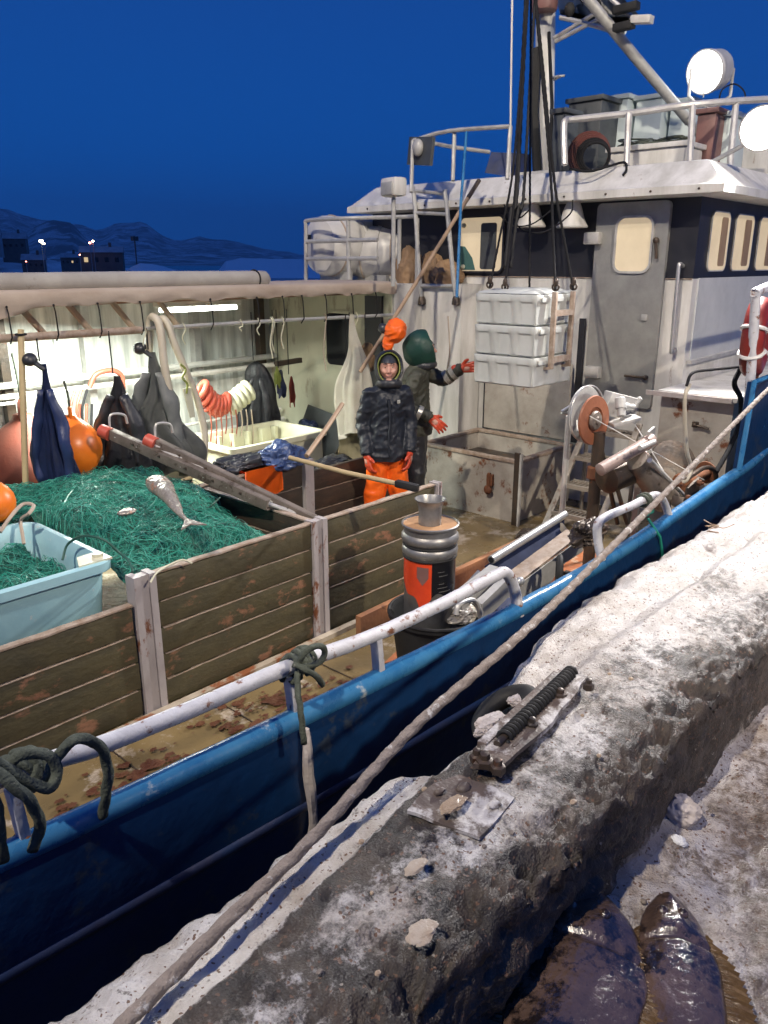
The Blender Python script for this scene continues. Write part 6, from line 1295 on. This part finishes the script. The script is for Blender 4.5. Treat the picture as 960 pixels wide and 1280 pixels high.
    for s_ in (0, 1):
        a, w_ = Vector(el[s_]), Vector(wr[s_]); d_ = (w_-a).normalized()
        bm = B(); tube(bm, [w_-d_*.035, w_+d_*.012], .056, 18); obj('cuff', jitter(bm, .004, 20), jacket, t, local=True)
        if P.get('bands'):
            for f_, r_ in ((.25, .070), (.62, .064)): bm = B(); q = a.lerp(w_, f_); tube(bm, [q-d_*.022, q+d_*.022], r_+.004, 20); obj('reflective_band', jitter(bm, .004, 16), 'reflect', t, local=True)
        obj('glove', hand(w_+d_*.015, P['hd'][s_], P['hn'][s_], P['ht'][s_], P['curl'][s_], .5, 1.12), glove, t, smooth=180, local=True)
    # hood with its opening
    def shell(rx, ry, rz_, cy, cut, th, m_, nm, dz=0., amp=.006):
        bm = B(); bmesh.ops.create_uvsphere(bm, u_segments=48, v_segments=36, radius=1, matrix=Matrix.Rotation(PI/2, 4, 'X'))
        for v in bm.verts: q = v.co; v.co = V(q.x*rx*(1+.06*q.z), q.y*ry, q.z*rz_*(1.08 if q.z > 0 else 1))
        bmesh.ops.bisect_plane(bm, geom=bm.verts[:]+bm.edges[:]+bm.faces[:], plane_co=(0, cut, 0), plane_no=(0, -1, .18), clear_outer=True)
        for v in bm.verts: v.co = hv(v.co.x, v.co.y+cy, v.co.z+dz)+noise.noise_vector(v.co*11)*amp
        bmesh.ops.solidify(bm, geom=bm.faces[:], thickness=th); return obj(nm, bm, m_, t, smooth=80, local=True)
    if P.get('hoodcut') is not None:
        hs = P.get('hs', 1); shell(.120*hs, .150*hs, .146*hs, .02+.03*(hs-1), P['hoodcut'], -.012, hood, 'hood', .01*(hs > 1), .010)
        if P.get('lining'): shell(.104, .134, .134, .014, P['hoodcut']+.010, -.008, P['lining'], 'hood_lining', amp=.003)
        shell(.094, .108, .120, .004, -.30, -.006, 'blackcloth', 'cap', .012) if False else None
        bm = B(); bmesh.ops.create_uvsphere(bm, u_segments=32, v_segments=20, radius=1)
        for v in bm.verts: v.co = V(v.co.x*.084, v.co.y*.103, v.co.z*.120)
        bmesh.ops.bisect_plane(bm, geom=bm.verts[:]+bm.edges[:]+bm.faces[:], plane_co=(0, 0, .052), plane_no=(0, 0, -1), clear_outer=True)
        for v in bm.verts: v.co = hv(v.co.x, v.co.y-.002, v.co.z+.004)
        obj('beanie', bm, 'blackcloth', t, smooth=80, local=True)
    bm = B(); c_ = hv(0, .01, -.135); torus(bm, c_, .082, .040, (0, .15, 1), 28, 10); obj('collar', jitter(bm, .008, 14), 'blackcloth', t, local=True)
    return t, hv
m1 = on_z(484, 440, 1.80)
t1, hv1 = person((m1.x, m1.y, 0), -.70, 'person in black hooded rain jacket and bright orange trousers facing the camera', dict(
    head=(.01, -.03, 1.655), yaw=-.12, tilt=-.06, sh=((-.155, 0, 1.425), (.155, 0, 1.425)), el=((-.225, .04, 1.15), (.222, .03, 1.16)), wr=((-.20, -.085, .90), (.195, -.10, .92)),
    hd=((.10, -.25, -1), (-.05, -.25, -1)), hn=((.9, .3, 0), (-.9, .3, 0)), ht=(-1, 1), curl=(.45, .5), hoodcut=-.072, lining='lime', hem=.875), 'jacket', 'orange', 'jacket')
bm = B(); a, b = V(.0, -.135, 1.40), V(.0, -.158, .88); tube(bm, smoothpts([a, V(.008, -.145, 1.2), V(-.004, -.150, 1.05), b], 6), .010, 6); obj('zip_flap', bm, 'jacket', t1, local=True)
bm = B(); box(bm, (.085, -.138, 1.375), (.03, .02, .03), bev=.004); obj('badge', bm, 'reflect', t1, local=True)
m2 = on_z(521, 430, 1.80)
t2, hv2 = person((m2.x, m2.y, 0), .62, 'person in green hood and olive jacket reaching out an orange glove to the hanging crates', dict(
    head=(0, -.07, 1.655), yaw=.30, tilt=-.12, sh=((-.18, -.02, 1.43), (.17, -.06, 1.44)), el=((-.25, .10, 1.18), (.17, -.25, 1.36)), wr=((-.23, -.14, 1.07), (.14, -.40, 1.47)),
    hd=((0, -.75, -.65), (-.05, -1, .12)), hn=((.8, 0, -.4), (-1, 0, 0)), ht=(-1, 1), curl=(.35, .3), hoodcut=-.085, hs=1.13, hem=.92, bands=True, fold=.015), 'olive', 'blackcloth', 'greenhood')

t2.scale = (1.05, 1.05, 1.05)
# ------------------------------------------------------------------ mooring rope and knots
MR = thing('mooring_rope', 'long frosted mooring rope running from the quay ledge up to the bow', 'rope', at_d(520, 915, 2.25))
pts = [on_z(40, 1400, 1.21), on_z(105, 1332, 1.208), on_z(165, 1270, 1.205), on_z(220, 1215, 1.207), on_z(300, 1135, 1.213), on_z(395, 1043, 1.23), on_z(520, 907, 1.28), on_z(640, 803, 1.33), at_d(720, 728, 3.12), at_d(830, 618, 4.0), at_d(960, 487, 5.6), at_d(1030, 418, 7.2)]
bm = B(); P_ = smoothpts(pts, 14); out = []
for a, b in zip(P_, P_[1:]):
    k = max(1, int((b-a).length/.009))
    for i in range(k): out.append(a.lerp(b, i/k))
tube(bm, out, .0152, 14, True, (.10, 70)); jitter(bm, .0016, 120); obj('rope', bm, 'rope', MR, smooth=180)
rnd = random.Random(9)
def knot(label, c, r_, n, seed, tails=(), loops=()):
    rnd = random.Random(seed); t = thing('rope_knot', label, 'rope', c); bm = B(); c = Vector(c)
    for k in range(n):
        ax = V(1, rnd.uniform(-.5, .5), rnd.uniform(-.5, .5)); torus_pts = []
        rm = Vector((0, 0, 1)).rotation_difference(ax.normalized()).to_matrix(); off = V(rnd.uniform(-.05, .05), 0, rnd.uniform(-.01, .01)); R_ = .045+rnd.uniform(0, .012)
        rope(bm, [c+off+rm @ V(R_*math.cos(a), R_*math.sin(a), .006*a) for a in [2*PI*i/10 for i in range(11)]], r_, .012, 3)
    obj('turns', bm, 'greenrope', t, smooth=180)
    for pl in list(tails)+list(loops): bm = B(); rope(bm, pl, r_, .012, 6); obj('rope_end', bm, 'greenrope', t, smooth=180)
    return t
D_ = lambda x_, y_, v_=2.06: on_v(x_, y_, v_)
knot('dark green rope knotted on the rail above the middle post with a loop', rp_(366, 832, .04), .012, 7, 1, tails=(
  [D_(372, 836), D_(372, 862, 2.02), D_(376, 890, 1.98), D_(380, 930, 1.96)], [D_(366, 830), D_(384, 838, 2.02), D_(398, 848, 2.01), D_(403, 856, 2.02)]), loops=([D_(372, 830), D_(385, 812, 2.03), D_(402, 808, 2.03), D_(406, 818, 2.03), D_(396, 830, 2.03), D_(380, 834, 2.04), D_(372, 838, 2.05)],))
knot('heavy dark green rope tangle at the left end of the rail', rp_(35, 960, .03), .0165, 5, 2, tails=(
  [D_(-40, 935), D_(0, 955, 2.05), D_(30, 975, 2.03), D_(60, 985, 2.02), D_(72, 965, 2.03), D_(60, 945, 2.04), D_(30, 942, 2.06), D_(12, 955, 2.08)],
  [D_(-10, 960, 2.04), D_(20, 985, 2.0), D_(40, 1005, 2.0), D_(50, 1035, 2.02), D_(40, 1062, 2.04)], [D_(-20, 985, 2.03), D_(-4, 1010, 2.02), D_(0, 1050, 2.03), D_(4, 1075, 2.05)]),
  loops=([D_(58, 975, 2.06), D_(72, 945, 2.05), D_(92, 926, 2.04), D_(112, 925, 2.04), D_(128, 938, 2.06), D_(135, 965, 2.07), D_(132, 995, 2.09), D_(128, 1020, 2.12)],))
# ------------------------------------------------------------------ things lying on the quay
def beamz(u, v): return 1.30
# rope lying along the foot of the beam
t = thing('quay_rope', 'dark dirty rope lying along the foot of the quay beam', 'rope', on_z(650, 1200, 1.03)); bm = B(); rope(bm, [on_z(x_, y_, 1.045) for x_, y_ in ((560, 1330), (590, 1280), (612, 1240), (640, 1205), (668, 1172), (700, 1140), (735, 1100), (770, 1060))], .0135, .010, 8); obj('rope', jitter(bm, .002, 60), 'greenrope', t, smooth=180)
# frozen plate
PT = thing('steel_plate', 'rusty steel plate frozen flat onto the quay beam below the spring', 'plate', on_z(570, 1010, 1.31))
bm = B(); pl = [on_z(x_, y_, 1.304) for x_, y_ in ((508, 1020), (540, 985), (575, 968), (640, 1003), (598, 1050))]; prism(bm, pl, (0, 0, .010)); bmesh.ops.subdivide_edges(bm, edges=bm.edges[:], cuts=7, use_grid_fill=True); obj('plate', jitter(bm, .010, 9), 'frostiron', PT)
for x_, y_, r_ in ((548, 990, .012), (580, 985, .013), (618, 1006, .014), (560, 1015, .010)): bm = B(); c = on_z(x_, y_, 1.318); sphere(bm, c, (r_*1.3, r_*1.1, .011), 10); obj('bolt', jitter(bm, .008, 40), 'frostiron', PT)
crumple('amber_ice', 'amber lump of ice lying on the steel plate', 'ice', on_z(566, 1005, 1.335), (.035, .018, .005), 'amberice', 50)
# long fender bracket with coil spring
SB = thing('spring_fitting', 'iron bracket with black coil spring bolted to the outer edge of the quay beam', 'fitting', on_z(670, 900, 1.33))
bm = B(); pl = [on_z(x_, y_, 1.325) for x_, y_ in ((590, 962), (612, 928), (700, 842), (735, 850), (690, 908), (625, 968))]; prism(bm, pl, (0, 0, .014)); bmesh.ops.subdivide_edges(bm, edges=bm.edges[:], cuts=5, use_grid_fill=True); obj('base_plate', jitter(bm, .007, 10), 'frostiron', SB)
a, b = on_z(628, 924, 1.345), on_z(714, 840, 1.345); ax = (b-a).normalized(); L_ = (b-a).length; bm = B(); pts = []; turns = 26; X_ = ax.cross(V(0, 0, 1)).normalized(); Y_ = ax.cross(X_)
for i in range(turns*12+1): th = 2*PI*i/12; pts.append(a+ax*L_*i/(turns*12)+(X_*math.cos(th)+Y_*math.sin(th))*.017)
tube(bm, pts, .0062, 6); obj('coil_spring', bm, 'rubber', SB, smooth=180)
bm = B(); tube(bm, [a-ax*.03, b+ax*.02], .011, 10); obj('spring_core', bm, 'darkiron', SB)
bm = B(); bar(bm, a+V(0, -.035, -.02), b+V(0, -.035, -.02), .012, .035, bev=.003); obj('side_flange', jitter(bm, .005, 9), 'frostiron', SB)
bm = B(); bar(bm, a+V(-.02, .035, -.012)-ax*.03, b+V(-.02, .035, -.012), .03, .024, bev=.005); obj('outer_flange', jitter(bm, .006, 9), 'frostiron', SB)
for x_, y_, r_ in ((606, 950, .024), (622, 958, .02), (596, 945, .018), (736, 856, .016), (700, 868, .018), (665, 905, .016)): bm = B(); c = on_z(x_, y_, 1.345); lathe(bm, c-V(0, 0, .015), [(r_, 0), (r_, .018), (r_*.6, .022), (r_*.55, .034), (0.002, .036)], 6); obj('nut', jitter(bm, .003, 30), 'darkiron', SB)
t = thing('tyre_fender', 'black tyre fender half buried in snow beyond the coil spring', 'tyre', on_z(632, 888, 1.2)); c = on_z(634, 892, 1.19)
bm = B(); torus(bm, c, .075, .032, (-.35, .25, .9), 30, 12)
for v in bm.verts: v.co = c+(v.co-c)*1.0+V((v.co-c).x*.35, 0, 0)
obj('tyre', bm, 'rubber', t)
for k, (x_, y_) in enumerate(((612, 905), (655, 872), (648, 905))): crumple('snow_lump', ('lowest', 'farthest', 'middle')[k]+' of the snow lumps packed round the half buried tyre fender', 'snow lump', on_z(x_, y_, 1.215), (.06, .03, .02), 'snowdirty', 90+k, .35)
# lumps, stones, snow chunk
def lump(name, label, cat, x_, y_, z_, r_, m_, seed, group=None, amp=.3):
    c = on_z(x_, y_, z_); o = crumple(name, label, cat, c, r_, m_, seed, amp)
    if group: o['group'] = group
    return o
lump('snow_chunk', 'biggest chunk of dirty snow lying beside the beam', 'snow chunk', 845, 1012, 1.04, (.045, .06, .045), 'snowdirty', 70)
lump('snow_chunk', 'snow chunk resting against the beam foot above the biggest chunk', 'snow chunk', 938, 868, 1.03, (.07, .05, .045), 'snowdirty', 73)
lump('snow_chunk', 'small snow lump directly below the biggest snow chunk', 'snow chunk', 848, 1052, 1.02, (.016, .02, .014), 'snow', 75)
lump('amber_ice', 'pale amber ice lump low on the beam beside the dark strip', 'ice', 527, 1165, 1.325, (.032, .020, .004), 'mossy', 76)
lump('amber_ice', 'flat amber ice lump on the beam left of the steel plate corner', 'ice', 520, 1083, 1.322, (.028, .014, .004), 'mossy', 77)
rnd = random.Random(12)
for k in range(46):
    if k < 26: u_, v_, z_ = rnd.uniform(1.05, 3.2), rnd.uniform(.05, .62), 1.025
    else: u_, v_, z_ = rnd.uniform(.6, 2.2), rnd.uniform(.74, 1.05), 1.305
    r_ = rnd.uniform(.003, .008); o = crumple('pebble', 'small wet stone scattered on the snow beside the beam' if k < 26 else 'small stone frozen onto the top of the beam', 'stone', (u_, v_, z_), (r_*rnd.uniform(.8, 1.5), r_, r_*.8), 'pebble' if rnd.random() < .7 else 'amberice', 100+k, .25)
    o['group'] = 'small stones on the snowy quay' if k < 26 else 'small stones frozen on the beam'
t = thing('twig', 'brown twig of net twine lying on the far snow of the beam', 'twine', on_z(775, 665, 1.31)); bm = B()
for q in range(5): c = on_z(888+rnd.uniform(-5, 5), 662+rnd.uniform(-3, 3), 1.32); tube(bm, smoothpts([c+V(rnd.uniform(-.04, .04), rnd.uniform(-.03, .03), rnd.uniform(0, .02)) for _ in range(4)], 4), .003, 5)
tube(bm, smoothpts([on_z(880, 650, 1.32), on_z(893, 657, 1.32), on_z(905, 660, 1.32), on_z(918, 655, 1.32)], 5), .003, 5); obj('twine', bm, 'wood', t)
# ------------------------------------------------------------------ two wet halibut on the quay
def halibut(label, head, tail, w, th, seed, tw=0.):
    head, tail = Vector(head), Vector(tail); d = (tail-head); L_ = d.length; d.normalize(); s_ = V(-d.y, d.x, 0); up = V(0, 0, 1); t = thing('halibut', label, 'fish', head)
    bm = B(); n, m_ = 150, 44; top = []; 
    def half(t_): return w*(1+.06*noise.noise(Vector((t_*9, seed, 0))))*(math.sin(PI*min(1, t_*1.05+.02)**.66)**.92)*(1-.35*t_*t_)+.004
    for i in range(n+1):
        t_ = i/n; hw = half(t_); line = []
        for k in range(m_):
            a = 2*PI*k/m_; x_ = math.cos(a); y_ = math.sin(a)
            z_ = th*(.35+.65*math.sin(PI*min(1, t_*1.3+.12))**.7)*abs(y_)**.8*(1 if y_ > 0 else -.35)*(1-.25*abs(x_))
            b_ = .004*noise.noise(Vector((t_*9, x_*3, seed)))+.0012*noise.noise(Vector((t_*60, x_*18, seed)))
            if t_ < .22 and y_ > 0: b_ += .012*math.exp(-((t_-.14)/.05)**2-((x_-.2)/.25)**2)+.012*math.exp(-((t_-.15)/.05)**2-((x_+.35)/.25)**2)-.010*math.exp(-((t_-.20)/.012)**2)
            line.append(bm.verts.new(head+d*(L_*t_)+s_*(hw*x_+tw*t_*t_)+up*(.02+z_+(b_ if y_ > 0 else 0))))
        top.append(line)
    for a, b in zip(top, top[1:]):
        for k in range(m_): bm.faces.new((a[k], a[(k+1) % m_], b[(k+1) % m_], b[k]))
    bm.faces.new(top[0][::-1]); bm.faces.new(top[-1]); obj('body', bm, 'fish', t, smooth=180)
    for sd in (-1, 1):                                 # fringe fins with rays
        bm = B(); N_ = 150; pr_ = None
        for i in range(N_+1):
            t_ = .13+.83*i/N_; hw = half(t_)*.93; fw = .058*math.sin(PI*(i/N_))**.5+.004; q = head+d*(L_*t_)+s_*(sd*hw+tw*t_*t_)+up*.028; e_ = q+s_*sd*fw+d*.012+up*(.006*math.sin(i*1.9)-.010+.004*(i % 2)); cur = (bm.verts.new(q), bm.verts.new(q.lerp(e_, .5)+up*(.006 if i % 2 else 0)), bm.verts.new(e_+s_*sd*(.006 if i % 2 else 0)))
            if pr_: bm.faces.new((pr_[0], pr_[1], cur[1], cur[0])); bm.faces.new((pr_[1], pr_[2], cur[2], cur[1]))
            pr_ = cur
        bmesh.ops.solidify(bm, geom=bm.faces[:], thickness=.002); obj('fringe_fin', bm, 'fin', t, smooth=20)
    for x_ in (.30, -.28):
        bm = B(); q = head+d*(L_*.10)+s_*(w*x_*.9)+up*(.018+th*.88); sphere(bm, q, (.014, .014, .011), 14); e1_ = obj('eye', bm, 'fish', t); bm = B(); sphere(bm, q+up*.0075, (.0085, .0085, .0055), 10); k = obj('pupil', bm, 'eye', e1_)
    bm = B(); q = head+d*L_*.02+up*(.02+th*.32); tube(bm, smoothpts([q+s_*w*.42+d*.035, q+s_*w*.18-d*.004, q-s_*w*.15-d*.002, q-s_*w*.36+d*.03], 6), .0055, 8); obj('lip', bm, 'fin', t)
    return t
halibut('larger wet brown halibut lying on the snow against the beam foot', on_z(738, 1130, 1.04), on_z(640, 1620, 1.03), .150, .048, 1)
halibut('narrower wet brown halibut lying right of the larger one', on_z(832, 1135, 1.03), on_z(905, 1560, 1.02), .088, .045, 4)

# ------------------------------------------------------------------ the blue air between here and the far shore
hz = bpy.data.materials.new('blue dusk air'); hz.use_nodes = True; n = hz.node_tree.nodes; n.clear()
ou = n.new('ShaderNodeOutputMaterial'); pvn = n.new('ShaderNodeVolumePrincipled'); pvn.inputs['Color'].default_value = (.8, .88, 1, 1); pvn.inputs['Density'].default_value = .00014; pvn.inputs['Anisotropy'].default_value = 0
hz.node_tree.links.new(pvn.outputs[0], ou.inputs['Volume'])
bm = B(); box2(bm, (-8500, -8500, -40), (8500, 8500, 640)); o = obj('haze', bm, hz, smooth=0); tagp(o, kind='stuff')
